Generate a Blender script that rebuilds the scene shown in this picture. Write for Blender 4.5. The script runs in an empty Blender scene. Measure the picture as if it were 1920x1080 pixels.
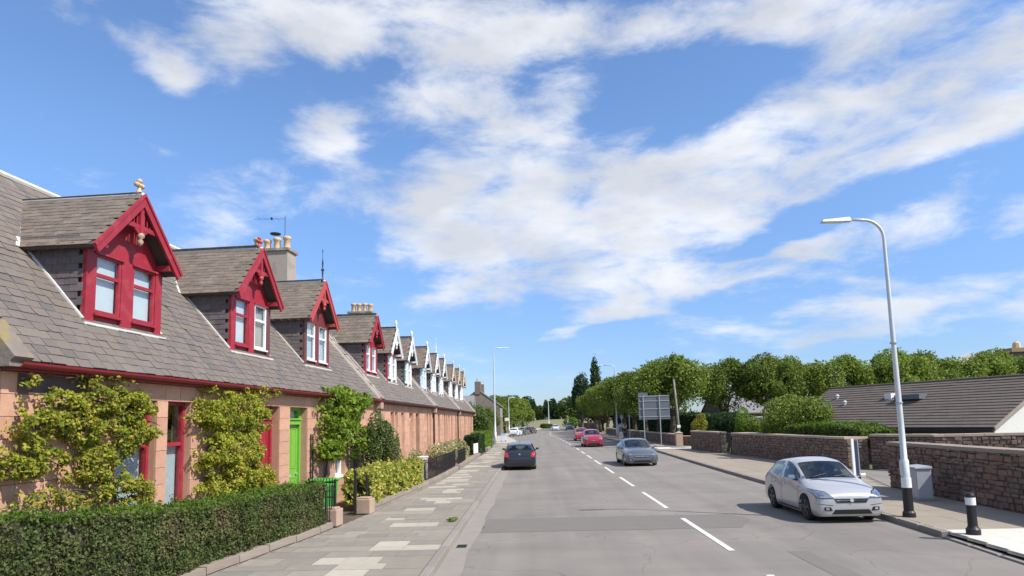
import bpy, math, random
import numpy as np
from mathutils import Vector, Matrix, noise as mnoise
from mathutils.bvhtree import BVHTree
random.seed(7)
RS = np.random.RandomState(11)
scene = bpy.context.scene
COL = scene.collection
R = math.radians

# ------------------------------------------------------------------ camera
CAMLOC = Vector((0, 0, 2.5))
yaw, pitch, roll = -0.02971, 0.11262, -0.02553
fw = Vector((math.sin(yaw) * math.cos(pitch), math.cos(yaw) * math.cos(pitch), math.sin(pitch)))
rt = fw.cross(Vector((0, 0, 1))).normalized()
up = rt.cross(fw)
rt2 = rt * math.cos(roll) + up * math.sin(roll)
up2 = -rt * math.sin(roll) + up * math.cos(roll)
cam = bpy.data.cameras.new('camera')
cam.sensor_width = 36
cam.lens = 36 * 1220 / 1920
cam.shift_y = 113 / 1920
cam.clip_end = 3000
cam.clip_start = 0.1
camo = bpy.data.objects.new('camera', cam)
COL.objects.link(camo)
mw = Matrix((rt2, up2, -fw)).transposed().to_4x4()
mw.translation = CAMLOC
camo.matrix_world = mw
scene.camera = camo

# ------------------------------------------------------------------ light
SUN = Vector((0.66, -0.36, 0.80)).normalized()
sl = bpy.data.lights.new('sun', 'SUN')
sl.energy = 4.4
sl.angle = R(0.53)
sl.color = (1.0, 0.955, 0.89)
so = bpy.data.objects.new('sun', sl)
COL.objects.link(so)
so.rotation_euler = SUN.to_track_quat('Z', 'Y').to_euler()
so.location = (0, 0, 60)
scene.view_settings.view_transform = 'Standard'
scene.view_settings.look = 'None'
scene.view_settings.exposure = 0.47
scene.view_settings.gamma = 1
scene.view_settings.use_curve_mapping = False
scene.cycles.max_bounces = 5
scene.cycles.transparent_max_bounces = 12
scene.cycles.use_denoising = True

world = bpy.data.worlds.new('World')
scene.world = world
world.use_nodes = True
wt = world.node_tree
wt.nodes.clear()


def N(t, kind, **kw):
    n = t.nodes.new(kind)
    for k, v in kw.items():
        setattr(n, k, v)
    return n


def MA(t, op, a, b=None, c=None, clamp=False):
    n = t.nodes.new('ShaderNodeMath')
    n.operation = op
    n.use_clamp = clamp
    for i, v in enumerate((a, b, c)):
        if v is None:
            continue
        if isinstance(v, (int, float)):
            n.inputs[i].default_value = v
        else:
            t.links.new(v, n.inputs[i])
    return n.outputs[0]


SKY_STRENGTH = 0.142


def build_world():
    t = wt
    L = t.links.new
    out = N(t, 'ShaderNodeOutputWorld')
    bg = N(t, 'ShaderNodeBackground')
    sky = N(t, 'ShaderNodeTexSky')
    sky.sky_type = 'NISHITA'
    sky.sun_disc = False
    sky.sun_elevation = math.asin(SUN.z)
    sky.sun_rotation = math.atan2(SUN.x, SUN.y)
    sky.altitude = 50
    sky.air_density = 1.0
    sky.dust_density = 0.4
    sky.ozone_density = 2.2
    tc = N(t, 'ShaderNodeTexCoord')
    sep = N(t, 'ShaderNodeSeparateXYZ')
    L(tc.outputs['Generated'], sep.inputs[0])
    x, y, z = sep.outputs
    az = MA(t, 'ARCTAN2', x, y)
    el = MA(t, 'ARCSINE', z)
    comb = N(t, 'ShaderNodeCombineXYZ')
    L(az, comb.inputs[0])
    L(el, comb.inputs[1])
    zz = MA(t, 'ADD', MA(t, 'MAXIMUM', z, 0.0), 0.16)
    pl = N(t, 'ShaderNodeCombineXYZ')
    L(MA(t, 'DIVIDE', x, zz), pl.inputs[0])
    L(MA(t, 'DIVIDE', y, zz), pl.inputs[1])
    # warp of the (azimuth, elevation) chart so the banks have ragged rims
    wn = N(t, 'ShaderNodeTexNoise')
    wn.inputs['Scale'].default_value = 1.7
    wn.inputs['Detail'].default_value = 5
    L(pl.outputs[0], wn.inputs['Vector'])
    wv = N(t, 'ShaderNodeVectorMath', operation='MULTIPLY_ADD')
    wv.inputs[1].default_value = (0.13, 0.085, 0)
    L(wn.outputs['Color'], wv.inputs[0])
    sh = N(t, 'ShaderNodeVectorMath', operation='ADD')
    sh.inputs[1].default_value = (-0.065, -0.0425, 0)
    L(comb.outputs[0], sh.inputs[0])
    L(sh.outputs[0], wv.inputs[2])
    acc = None
    for (a, e, ra, re, rot, w) in BANKS:
        mp = N(t, 'ShaderNodeMapping')
        mp.vector_type = 'TEXTURE'
        mp.inputs['Location'].default_value = (a, e, 0)
        mp.inputs['Rotation'].default_value = (0, 0, rot)
        mp.inputs['Scale'].default_value = (ra, re, 1)
        L(wv.outputs[0], mp.inputs[0])
        ln = N(t, 'ShaderNodeVectorMath', operation='LENGTH')
        L(mp.outputs[0], ln.inputs[0])
        mr = N(t, 'ShaderNodeMapRange', interpolation_type='SMOOTHSTEP')
        mr.inputs['From Min'].default_value = 1.8
        mr.inputs['From Max'].default_value = 0.15
        mr.inputs['To Min'].default_value = 0
        mr.inputs['To Max'].default_value = w
        L(ln.outputs['Value'], mr.inputs[0])
        acc = mr.outputs[0] if acc is None else MA(t, 'ADD', acc, mr.outputs[0])
    acc = MA(t, 'MINIMUM', acc, 1.15)
    # outside the banks: the same broken cloud everywhere else in the sky
    front = N(t, 'ShaderNodeMapRange', interpolation_type='SMOOTHSTEP')
    front.inputs['From Min'].default_value = 0.80
    front.inputs['From Max'].default_value = 1.15
    L(MA(t, 'ABSOLUTE', az), front.inputs[0])
    hi = N(t, 'ShaderNodeMapRange', interpolation_type='SMOOTHSTEP')
    hi.inputs['From Min'].default_value = 0.62
    hi.inputs['From Max'].default_value = 0.85
    L(el, hi.inputs[0])
    els = MA(t, 'MAXIMUM', front.outputs[0], hi.outputs[0])
    big = N(t, 'ShaderNodeTexNoise')
    big.inputs['Scale'].default_value = 0.7
    big.inputs['Detail'].default_value = 2
    L(pl.outputs[0], big.inputs['Vector'])
    bigm = MA(t, 'MULTIPLY', MA(t, 'SUBTRACT', big.outputs['Fac'], 0.32), MA(t, 'MULTIPLY', els, 2.6))
    acc = MA(t, 'ADD', acc, bigm)
    # fine structure, drawn out along the drift of the cloud streets
    mp = N(t, 'ShaderNodeMapping')
    mp.inputs['Rotation'].default_value = (0, 0, R(38))
    mp.inputs['Scale'].default_value = (1.0, 1.4, 1)
    L(pl.outputs[0], mp.inputs[0])
    fn = N(t, 'ShaderNodeTexNoise')
    fn.inputs['Scale'].default_value = 2.1
    fn.inputs['Detail'].default_value = 9
    fn.inputs['Roughness'].default_value = 0.62
    fn.inputs['Distortion'].default_value = 0.35
    # puffs: noise in view-direction space, flattened so cells are wider than tall
    dm = N(t, 'ShaderNodeMapping')
    dm.inputs['Rotation'].default_value = (0, R(-20), 0)
    dm.inputs['Scale'].default_value = (6.5, 6.5, 15.0)
    L(tc.outputs['Generated'], dm.inputs[0])
    L(mp.outputs[0], fn.inputs['Vector'])
    pn = N(t, 'ShaderNodeTexNoise')
    pn.inputs['Scale'].default_value = 1.0
    pn.inputs['Detail'].default_value = 10
    pn.inputs['Roughness'].default_value = 0.64
    pn.inputs['Distortion'].default_value = 0.25
    L(dm.outputs[0], pn.inputs['Vector'])
    fine = MA(t, 'ADD', MA(t, 'MULTIPLY', fn.outputs['Fac'], 0.35), MA(t, 'MULTIPLY', pn.outputs['Fac'], 0.65))
    dens = MA(t, 'ADD', MA(t, 'MULTIPLY', acc, 0.68), MA(t, 'MULTIPLY', MA(t, 'SUBTRACT', fine, 0.5), 3.7))
    m = N(t, 'ShaderNodeMapRange', interpolation_type='SMOOTHSTEP')
    m.inputs['From Min'].default_value = 0.05
    m.inputs['From Max'].default_value = 1.0
    L(dens, m.inputs[0])
    mask = MA(t, 'MULTIPLY', m.outputs[0], 0.93)
    gate = N(t, 'ShaderNodeMapRange', interpolation_type='SMOOTHSTEP')
    gate.inputs['From Min'].default_value = 0.0
    gate.inputs['From Max'].default_value = 0.16
    L(z, gate.inputs[0])
    mask = MA(t, 'MULTIPLY', mask, gate.outputs[0])
    # cloud tone: thicker middles go soft grey
    gn = N(t, 'ShaderNodeTexNoise')
    gn.inputs['Scale'].default_value = 0.9
    gn.inputs['Detail'].default_value = 6
    L(dm.outputs[0], gn.inputs['Vector'])
    g = MA(t, 'ADD', MA(t, 'MULTIPLY', gn.outputs['Fac'], 1.3), MA(t, 'MULTIPLY', dens, 0.25))
    cr = N(t, 'ShaderNodeValToRGB')
    cr.color_ramp.elements[0].position = 0.52
    cr.color_ramp.elements[0].color = (0.80, 0.81, 0.83, 1)
    cr.color_ramp.elements[1].position = 0.95
    cr.color_ramp.elements[1].color = (0.52, 0.54, 0.58, 1)
    L(g, cr.inputs[0])
    # clear air: nishita, with a pale veil near the horizon
    sk = N(t, 'ShaderNodeMix', data_type='RGBA', blend_type='MULTIPLY')
    sk.inputs[0].default_value = 1
    L(sky.outputs[0], sk.inputs[6])
    sk.inputs[7].default_value = tuple(SKY_STRENGTH * c for c in SKY_TINT) + (1,)
    hz = N(t, 'ShaderNodeMapRange', interpolation_type='SMOOTHSTEP')
    hz.inputs['From Min'].default_value = -0.02
    hz.inputs['From Max'].default_value = 0.42
    L(z, hz.inputs[0])
    hc = N(t, 'ShaderNodeMix', data_type='RGBA')
    L(hz.outputs[0], hc.inputs[0])
    hc.inputs[6].default_value = (0.58, 0.61, 0.73, 1)
    hc.inputs[7].default_value = (1, 1, 1, 1)
    sk2 = N(t, 'ShaderNodeMix', data_type='RGBA', blend_type='MULTIPLY')
    sk2.inputs[0].default_value = 1
    L(sk.outputs[2], sk2.inputs[6])
    L(hc.outputs[2], sk2.inputs[7])
    mix = N(t, 'ShaderNodeMix', data_type='RGBA')
    L(mask, mix.inputs[0])
    L(sk2.outputs[2], mix.inputs[6])
    L(cr.outputs[0], mix.inputs[7])
    L(mix.outputs[2], bg.inputs['Color'])
    bg.inputs['Strength'].default_value = 1.0
    L(bg.outputs[0], out.inputs[0])


SKY_TINT = (0.80, 0.93, 1.09)
BANKS = [(-0.0805, 0.4471, 0.1628, 0.1102, -0.005, 0.9), (-0.1896, 0.5756, 0.2569, 0.0523, 0.05, 0.85), (-0.354, 0.5476, 0.1194, 0.0452, 0.124, 0.6),
         (-0.4519, 0.5137, 0.0518, 0.0513, 0.165, 0.5), (-0.5352, 0.4886, 0.0459, 0.0276, -0.048, 1.0), (-0.5137, 0.4575, 0.025, 0.026, 0.179, 0.6),
         (-0.3132, 0.4299, 0.0527, 0.0358, 0.084, 1.05), (0.0285, 0.3772, 0.1429, 0.0695, 0.191, 0.8), (-0.0747, 0.3258, 0.228, 0.0393, -0.013, 0.8),
         (0.0184, 0.5637, 0.1306, 0.0534, -0.045, 0.5), (0.2165, 0.3215, 0.2577, 0.0575, 0.236, 1.7), (0.3638, 0.3436, 0.1132, 0.0443, 0.192, 0.8),
         (0.5041, 0.3725, 0.2654, 0.0576, 0.142, 1.5), (0.6584, 0.388, 0.0845, 0.0372, 0.197, 1.0), (0.342, 0.5456, 0.1512, 0.0355, -0.081, 1.1),
         (0.5223, 0.4964, 0.116, 0.029, 0.056, 0.7), (0.4158, 0.4522, 0.0993, 0.0255, 0.299, 0.7), (0.0075, 0.2524, 0.1673, 0.0402, -0.036, 0.7),
         (-0.0858, 0.1939, 0.1329, 0.0212, 0.07, 0.9), (0.2097, 0.1974, 0.1564, 0.0318, 0.137, 1.2), (0.3632, 0.233, 0.1348, 0.0331, 0.061, 1.1),
         (0.1273, 0.1462, 0.0645, 0.0146, 0.038, 1.0), (0.0532, 0.1289, 0.0344, 0.0098, -0.037, 1.0), (0.5338, 0.1361, 0.189, 0.0319, 0.089, 1.15),
         (0.3906, 0.1188, 0.0823, 0.0135, 0.014, 0.8), (0.6383, 0.2369, 0.0415, 0.0192, 0.326, 0.6), (0.4884, 0.1841, 0.0378, 0.0128, -0.132, 0.7),
         (0.423, 0.1886, 0.0337, 0.0117, -0.118, 0.5), (0.2424, 0.4824, 0.1009, 0.0541, 0.166, -1.0), (0.443, 0.2733, 0.1249, 0.0217, 0.214, -0.7),
         (0.5581, 0.4113, 0.0865, 0.0171, 0.14, -0.5), (-0.4813, 0.2977, 0.1596, 0.043, 0.107, 0.15), (-0.4388, 0.2801, 0.0445, 0.0284, 0.604, 0.35),
         (-0.635, 0.3302, 0.0651, 0.026, 0.179, 0.2), (-0.184, 0.2623, 0.074, 0.0175, 0.012, 0.3), (0.191, 0.443, 0.0696, 0.026, 0.397, 0.6),
         (0.1712, 0.3826, 0.0472, 0.0234, 0.395, 0.3), (-0.6029, 0.4141, 0.1067, 0.1207, 0.206, -0.4), (-0.413, 0.4262, 0.0675, 0.0763, 0.124, -0.6),
         (-0.2239, 0.4929, 0.0502, 0.0419, 0.057, -0.3), (-0.2079, 0.3702, 0.0414, 0.0455, 0.035, -0.4), (0.3825, 0.489, 0.065, 0.0268, -0.05, -0.8),
         (0.1271, 0.4953, 0.0418, 0.0639, 0.054, -0.3), (0.076, 0.2973, 0.05, 0.0237, -0.056, -0.2), (-0.2886, 0.2827, 0.0554, 0.0309, 0.044, -0.3),
         (0.3277, 0.2485, 0.1385, 0.0122, 0.135, -0.9), (0.1132, 0.1954, 0.0731, 0.0146, 0.188, -0.6), (0.1576, 0.2763, 0.0481, 0.0159, 0.263, -0.3),
         (0.016, 0.5024, 0.0422, 0.0435, 0.243, -0.4), (-0.4477, 0.3516, 0.0878, 0.021, 0.284, 0.35), (-0.5691, 0.355, 0.0786, 0.0171, 0.306, 0.3)]
build_world()

# ------------------------------------------------------------------ materials
def mat(name, col, rough=0.8, var=0.0, nscale=6.0, bump=0.0, bscale=None, isl=0.0, rnd=0.0,
        col2=None, c2scale=1.2, c2lo=0.5, c2hi=0.62, metal=0.0, coat=0.0, spec=0.5, stretch=None,
        translucent=0.0, cols=None, detail=5):
    """procedural surface: base colour, noise variation, per-piece variation, a second worn colour, bump"""
    m = bpy.data.materials.new(name)
    m.use_nodes = True
    t = m.node_tree
    L = t.links.new
    b = t.nodes['Principled BSDF']
    b.inputs['Roughness'].default_value = rough
    b.inputs['Metallic'].default_value = metal
    b.inputs['Specular IOR Level'].default_value = spec
    b.inputs['Coat Weight'].default_value = coat
    b.inputs['Coat Roughness'].default_value = 0.06
    cur = None
    if cols:
        cr = N(t, 'ShaderNodeValToRGB')
        cr.color_ramp.interpolation = 'LINEAR'
        els = cr.color_ramp.elements
        while len(els) < len(cols):
            els.new(0.5)
        for i, c in enumerate(cols):
            els[i].position = i / max(1, len(cols) - 1)
            els[i].color = tuple(c) + (1,)
        g = N(t, 'ShaderNodeNewGeometry')
        oi = N(t, 'ShaderNodeObjectInfo')
        f = MA(t, 'FRACT', MA(t, 'ADD', MA(t, 'MULTIPLY', g.outputs['Random Per Island'], 1.0), MA(t, 'MULTIPLY', oi.outputs['Random'], 5.37)))
        L(f, cr.inputs[0])
        cur = cr.outputs[0]
    else:
        rgb = N(t, 'ShaderNodeRGB')
        rgb.outputs[0].default_value = tuple(col) + (1,)
        cur = rgb.outputs[0]
    tc = N(t, 'ShaderNodeTexCoord')
    vec = tc.outputs['Object']
    if stretch:
        mp = N(t, 'ShaderNodeMapping')
        mp.inputs['Scale'].default_value = stretch
        L(vec, mp.inputs[0])
        vec = mp.outputs[0]
    fac = None
    if var > 0:
        n = N(t, 'ShaderNodeTexNoise')
        n.inputs['Scale'].default_value = nscale
        n.inputs['Detail'].default_value = detail
        n.inputs['Roughness'].default_value = 0.6
        L(vec, n.inputs['Vector'])
        fac = MA(t, 'ADD', MA(t, 'MULTIPLY', MA(t, 'SUBTRACT', n.outputs['Fac'], 0.5), 2.6 * var), 1.0)
    if isl > 0 or rnd > 0:
        g = N(t, 'ShaderNodeNewGeometry')
        oi = N(t, 'ShaderNodeObjectInfo')
        r = MA(t, 'FRACT', MA(t, 'ADD', MA(t, 'MULTIPLY', g.outputs['Random Per Island'], 7.13), MA(t, 'MULTIPLY', oi.outputs['Random'], 3.77)))
        f2 = MA(t, 'ADD', MA(t, 'MULTIPLY', MA(t, 'SUBTRACT', r, 0.5), 2 * max(isl, rnd)), 1.0)
        fac = f2 if fac is None else MA(t, 'MULTIPLY', fac, f2)
    if translucent > 0:
        ob_ = N(t, 'ShaderNodeObjectInfo')
        f3 = MA(t, 'ADD', MA(t, 'MULTIPLY', MA(t, 'SUBTRACT', ob_.outputs['Random'], .5), .42), 1.0)
        fac = f3 if fac is None else MA(t, 'MULTIPLY', fac, f3)
    if col2:
        n = N(t, 'ShaderNodeTexNoise')
        n.inputs['Scale'].default_value = c2scale
        n.inputs['Detail'].default_value = 6
        L(vec, n.inputs['Vector'])
        mr = N(t, 'ShaderNodeMapRange')
        mr.inputs['From Min'].default_value = c2lo
        mr.inputs['From Max'].default_value = c2hi
        L(n.outputs['Fac'], mr.inputs[0])
        mx = N(t, 'ShaderNodeMix', data_type='RGBA')
        L(mr.outputs[0], mx.inputs[0])
        L(cur, mx.inputs[6])
        mx.inputs[7].default_value = tuple(col2) + (1,)
        cur = mx.outputs[2]
    if fac is not None:
        vm = N(t, 'ShaderNodeVectorMath', operation='SCALE')
        L(cur, vm.inputs[0])
        L(fac, vm.inputs['Scale'])
        cur = vm.outputs[0]
    L(cur, b.inputs['Base Color'])
    if bump > 0:
        n = N(t, 'ShaderNodeTexNoise')
        n.inputs['Scale'].default_value = bscale or nscale * 3
        n.inputs['Detail'].default_value = 6
        L(vec, n.inputs['Vector'])
        bp = N(t, 'ShaderNodeBump')
        bp.inputs['Strength'].default_value = bump
        bp.inputs['Distance'].default_value = 0.02
        L(n.outputs['Fac'], bp.inputs['Height'])
        L(bp.outputs[0], b.inputs['Normal'])
    if translucent > 0:
        tr = N(t, 'ShaderNodeBsdfTranslucent')
        L(cur, tr.inputs[0])
        ms = N(t, 'ShaderNodeMixShader')
        ms.inputs[0].default_value = translucent
        L(b.outputs[0], ms.inputs[1])
        L(tr.outputs[0], ms.inputs[2])
        L(ms.outputs[0], t.nodes['Material Output'].inputs[0])
    return m


def glass(name, tint=(0.93, 0.96, 0.96), clear=0.97, rough=0.02):
    m = bpy.data.materials.new(name)
    m.use_nodes = True
    t = m.node_tree
    t.nodes.clear()
    out = N(t, 'ShaderNodeOutputMaterial')
    tr = N(t, 'ShaderNodeBsdfTransparent')
    tr.inputs[0].default_value = tuple(clear * c for c in tint) + (1,)
    gl = N(t, 'ShaderNodeBsdfGlossy')
    gl.inputs['Roughness'].default_value = rough
    gl.inputs['Color'].default_value = (1, 1, 1, 1)
    lw = N(t, 'ShaderNodeLayerWeight')
    lw.inputs[0].default_value = 0.5
    f = MA(t, 'ADD', MA(t, 'MULTIPLY', MA(t, 'POWER', lw.outputs['Facing'], 4.0), 0.8), 0.05, clamp=True)
    mx = N(t, 'ShaderNodeMixShader')
    t.links.new(f, mx.inputs[0])
    t.links.new(tr.outputs[0], mx.inputs[1])
    t.links.new(gl.outputs[0], mx.inputs[2])
    t.links.new(mx.outputs[0], out.inputs[0])
    return m


slate_cols = [(.158, .128, .106), (.172, .138, .114), (.146, .120, .103), (.186, .152, .124), (.162, .128, .112), (.118, .108, .102), (.176, .140, .118), (.166, .138, .110), (.152, .124, .104), (.170, .144, .126)]
M_slate = mat('slate', (0, 0, 0), 0.75, cols=slate_cols, var=0.22, nscale=9, bump=0.5, bscale=30)
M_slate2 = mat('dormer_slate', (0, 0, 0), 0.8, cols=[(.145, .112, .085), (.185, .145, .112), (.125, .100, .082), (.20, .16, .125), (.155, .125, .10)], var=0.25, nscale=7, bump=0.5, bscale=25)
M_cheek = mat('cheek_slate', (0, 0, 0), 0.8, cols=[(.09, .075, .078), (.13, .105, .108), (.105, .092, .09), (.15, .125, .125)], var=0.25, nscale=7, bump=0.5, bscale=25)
M_roofbase = mat('roof_underlay', (.07, .062, .058), 0.9, var=0.2)
M_sand = mat('red_sandstone', (.53, .298, .198), 0.9, var=0.16, nscale=2.2, rnd=0.10, isl=0.10, bump=0.5, bscale=22, col2=(.47, .235, .15), c2scale=1.6, c2lo=.5, c2hi=.72)
M_sandj = mat('sandstone_joint', (.40, .23, .155), 0.95, var=0.2)
M_sanddress = mat('dressed_sandstone', (.52, .285, .195), 0.9, var=0.12, nscale=3, bump=0.3, bscale=25)
M_palestone = mat('pale_stone', (.40, .28, .205), 0.9, var=0.18, nscale=4, bump=0.4)
M_moss = mat('mossy_coping', (.19, .155, .13), 0.95, var=0.25, nscale=5, bump=0.5, col2=(.24, .19, .08), c2scale=3.2, c2lo=.46, c2hi=.6)
M_skew = mat('skew_stone', (.24, .195, .165), 0.95, var=0.2, nscale=4, bump=0.4, col2=(.40, .36, .31), c2scale=2.5)
M_cream = mat('skew_fillet', (.62, .56, .47), 0.85, var=0.15)
M_red = mat('red_paint', (.305, .018, .032), 0.55, var=0.16, nscale=3, rnd=0.05, bump=.08, col2=(.36, .05, .06), c2scale=5, c2lo=.52, c2hi=.75)
M_red2 = mat('faded_red_paint', (.42, .06, .058), 0.6, var=0.12, nscale=5)
M_darkred = mat('dark_red_paint', (.16, .028, .028), 0.55, var=0.12)
M_brown = mat('brown_paint', (.12, .045, .04), 0.55, var=0.12)
M_gutred = mat('gutter_red', (.22, .016, .026), 0.45, var=0.15)
M_white = mat('white_paint', (.76, .76, .74), 0.5, var=0.05)
M_cream2 = mat('cream_paint', (.62, .54, .40), 0.6, var=0.08)
M_pblue = mat('pale_blue_paint', (.55, .66, .76), 0.55, var=0.05)
M_green = mat('dark_green_paint', (.03, .10, .07), 0.55, var=0.1)
M_lime = mat('lime_green_paint', (.17, .40, .045), 0.5, var=0.14)
M_lime2 = mat('lime_shadow_trim', (.09, .34, .02), 0.5, var=0.06)
M_black = mat('black_paint', (.012, .012, .013), 0.5, var=0.1)
M_iron = mat('black_iron', (.016, .017, .018), 0.5, var=0.2)
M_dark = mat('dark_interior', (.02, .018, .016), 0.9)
M_blind = mat('white_blind', (.70, .73, .74), 0.9, var=0.05)
M_net = mat('net_curtain', (.52, .58, .62), 0.95, var=0.12, nscale=9, stretch=(1, 5, .5))
M_curtain = mat('cream_curtain', (.42, .38, .30), 0.9, var=0.2, nscale=5, stretch=(1, 6, .3))
M_glass = glass('window_glass')
M_lead = mat('lead_flashing', (.38, .38, .38), 0.6, var=0.15)
M_leadw = mat('pale_flashing', (.60, .58, .54), 0.7, var=0.15)
M_pot = mat('buff_clay', (.56, .40, .24), 0.85, var=0.15, rnd=.12, nscale=5)
M_render = mat('chimney_render', (.36, .31, .26), 0.95, var=0.15, nscale=3, bump=.3, col2=(.28, .24, .2), c2scale=3)
M_asphalt = mat('asphalt', (.225, .200, .172), 0.92, var=0.18, nscale=38, bump=0.35, bscale=120, col2=(.195, .175, .152), c2scale=.35, c2lo=.42, c2hi=.6)


def weather_road(m):
    t = m.node_tree
    L = t.links.new
    b = t.nodes['Principled BSDF']
    src = b.inputs['Base Color'].links[0].from_socket
    tc = N(t, 'ShaderNodeTexCoord')
    mp = N(t, 'ShaderNodeMapping')
    mp.inputs['Scale'].default_value = (1.5, .045, 1)
    L(tc.outputs['Object'], mp.inputs[0])
    n = N(t, 'ShaderNodeTexNoise')
    n.inputs['Scale'].default_value = 1.0
    n.inputs['Detail'].default_value = 4
    L(mp.outputs[0], n.inputs['Vector'])
    f = MA(t, 'ADD', MA(t, 'MULTIPLY', MA(t, 'SUBTRACT', n.outputs['Fac'], .5), .55), 1.0)
    mp2 = N(t, 'ShaderNodeMapping')
    mp2.inputs['Scale'].default_value = (.25, 1.1, 1)
    L(tc.outputs['Object'], mp2.inputs[0])
    n2 = N(t, 'ShaderNodeTexNoise')
    n2.inputs['Scale'].default_value = 1.0
    n2.inputs['Detail'].default_value = 6
    L(mp2.outputs[0], n2.inputs['Vector'])
    f2 = MA(t, 'ADD', MA(t, 'MULTIPLY', MA(t, 'SUBTRACT', n2.outputs['Fac'], .5), .35), 1.0)
    # hairline cracks, and a few oil spots
    wn = N(t, 'ShaderNodeTexNoise')
    wn.inputs['Scale'].default_value = 1.3
    L(tc.outputs['Object'], wn.inputs['Vector'])
    va = N(t, 'ShaderNodeVectorMath', operation='MULTIPLY_ADD')
    va.inputs[1].default_value = (1.1, 1.1, 0)
    L(wn.outputs['Color'], va.inputs[0])
    L(tc.outputs['Object'], va.inputs[2])
    vo = N(t, 'ShaderNodeTexVoronoi', feature='DISTANCE_TO_EDGE')
    vo.inputs['Scale'].default_value = .33
    L(va.outputs[0], vo.inputs['Vector'])
    ck = N(t, 'ShaderNodeMapRange')
    ck.inputs['From Min'].default_value = .002
    ck.inputs['From Max'].default_value = .007
    ck.inputs['To Min'].default_value = .80
    ck.inputs['To Max'].default_value = 1.0
    L(vo.outputs['Distance'], ck.inputs[0])
    f = MA(t, 'MULTIPLY', MA(t, 'MULTIPLY', f, f2), ck.outputs[0])
    vm = N(t, 'ShaderNodeVectorMath', operation='SCALE')
    L(src, vm.inputs[0])
    L(f, vm.inputs['Scale'])
    L(vm.outputs[0], b.inputs['Base Color'])


weather_road(M_asphalt)
M_patch = mat('asphalt_patch', (.168, .151, .132), 0.92, var=0.10, nscale=3, bump=0.25, bscale=90)
M_channel = mat('worn_channel', (.262, .232, .196), 0.92, var=0.12, nscale=2, bump=0.2, bscale=80)
M_line = mat('road_paint', (.66, .64, .60), 0.7, var=0.22, nscale=14, col2=(.34, .32, .30), c2scale=9, c2lo=.56, c2hi=.7)
M_kerb = mat('kerb_granite', (.255, .225, .190), 0.9, var=0.15, nscale=5, rnd=.10, bump=.3)
M_slab = mat('paving_slab', (0, 0, 0), 0.9, cols=[(.235, .208, .170), (.262, .232, .188), (.215, .192, .16), (.275, .242, .195), (.235, .208, .168), (.31, .272, .215), (.25, .222, .182)], var=0.18, nscale=2.5, bump=.3, bscale=40)
M_slabp = mat('pale_paving_slab', (.41, .365, .29), 0.9, var=0.16, nscale=3, rnd=.10, bump=.3, bscale=40)
M_slabr = mat('concrete_slab', (0, 0, 0), 0.9, cols=[(.285, .235, .175), (.30, .25, .19), (.27, .225, .17), (.31, .26, .20)], var=0.12, nscale=2.0, bump=.3, bscale=40)
M_buff = mat('new_concrete', (.60, .56, .49), 0.85, var=0.08, nscale=2)
M_bed = mat('mortar_bed', (.13, .115, .095), 0.95, var=0.2, nscale=4)
M_soil = mat('garden_soil', (.10, .075, .05), 1.0, var=0.3, nscale=3, bump=.5)
M_grass = mat('grass', (.10, .125, .04), 1.0, var=0.25, nscale=.6, bump=.3, col2=(.22, .19, .09), c2scale=.05, c2lo=.45, c2hi=.6)
M_field = mat('dry_grass', (.19, .17, .085), 1.0, var=0.2, nscale=.3, col2=(.19, .19, .08), c2scale=.09)
M_rub = mat('rubble_stone', (0, 0, 0), 0.95, cols=[(.165, .11, .082), (.21, .15, .115), (.135, .10, .082), (.24, .18, .135), (.20, .10, .07), (.16, .125, .10), (.25, .155, .115), (.125, .095, .078)], var=0.42, nscale=7, bump=.6, bscale=18)
M_mortar = mat('lime_mortar', (.105, .08, .068), 0.95, var=0.2, nscale=5)
M_cope = mat('coping_stone', (.27, .22, .175), 0.95, var=0.2, nscale=3, bump=.4, rnd=.1)
M_copel = mat('light_coping', (.42, .34, .26), 0.95, var=0.2, nscale=3, bump=.4, rnd=.1)
M_conc = mat('concrete_tile', (0, 0, 0), 0.95, cols=[(.115, .092, .074), (.13, .104, .084), (.105, .085, .07)], var=0.2, nscale=1.5)
M_harl = mat('harled_wall', (.62, .60, .56), 0.95, var=0.08, nscale=8, bump=.4, bscale=60)
M_brickbr = mat('brown_wall', (.17, .125, .095), 0.95, var=0.15)
M_galv = mat('galvanised_steel', (.42, .43, .44), 0.45, var=0.10, nscale=4, metal=.35)
M_galvl = mat('pale_steel', (.58, .60, .60), 0.5, var=0.08, metal=.15)
M_cab = mat('grey_cabinet_paint', (.33, .34, .36), 0.6, var=0.08)
M_bin = mat('green_plastic', (.07, .36, .045), 0.4, var=0.05)
M_blkpl = mat('black_plastic', (.022, .022, .023), 0.5, var=0.1)
M_bark = mat('bark', (.075, .058, .042), 0.95, var=0.3, nscale=6, bump=.6)
M_stem = mat('climber_stem', (.10, .075, .058), 0.95, var=0.3, nscale=8, bump=.5)
M_wood = mat('weathered_pole', (.24, .21, .175), 0.9, var=0.2, nscale=3, stretch=(4, 4, .4))
M_signback = mat('sign_back_grey', (.12, .135, .15), 0.6, var=0.08)  # grey darkened to carry the tree shade on the sign back
M_navy = mat('navy_panel', (.02, .03, .075), 0.5)
M_stone2 = mat('grey_brown_stone', (.19, .155, .12), 0.95, var=0.4, nscale=2.5, isl=.15, bump=.5)
M_roof2 = mat('grey_slate_roof', (.20, .195, .20), 0.9, var=0.15, nscale=4)


def leafmat(name, cols, tr=0.4, rough=0.6, **k):
    k.setdefault('var', .34)
    k.setdefault('nscale', 1.6)
    return mat(name, (0, 0, 0), rough, cols=cols, translucent=tr, spec=0.25, detail=3, **k)


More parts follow.
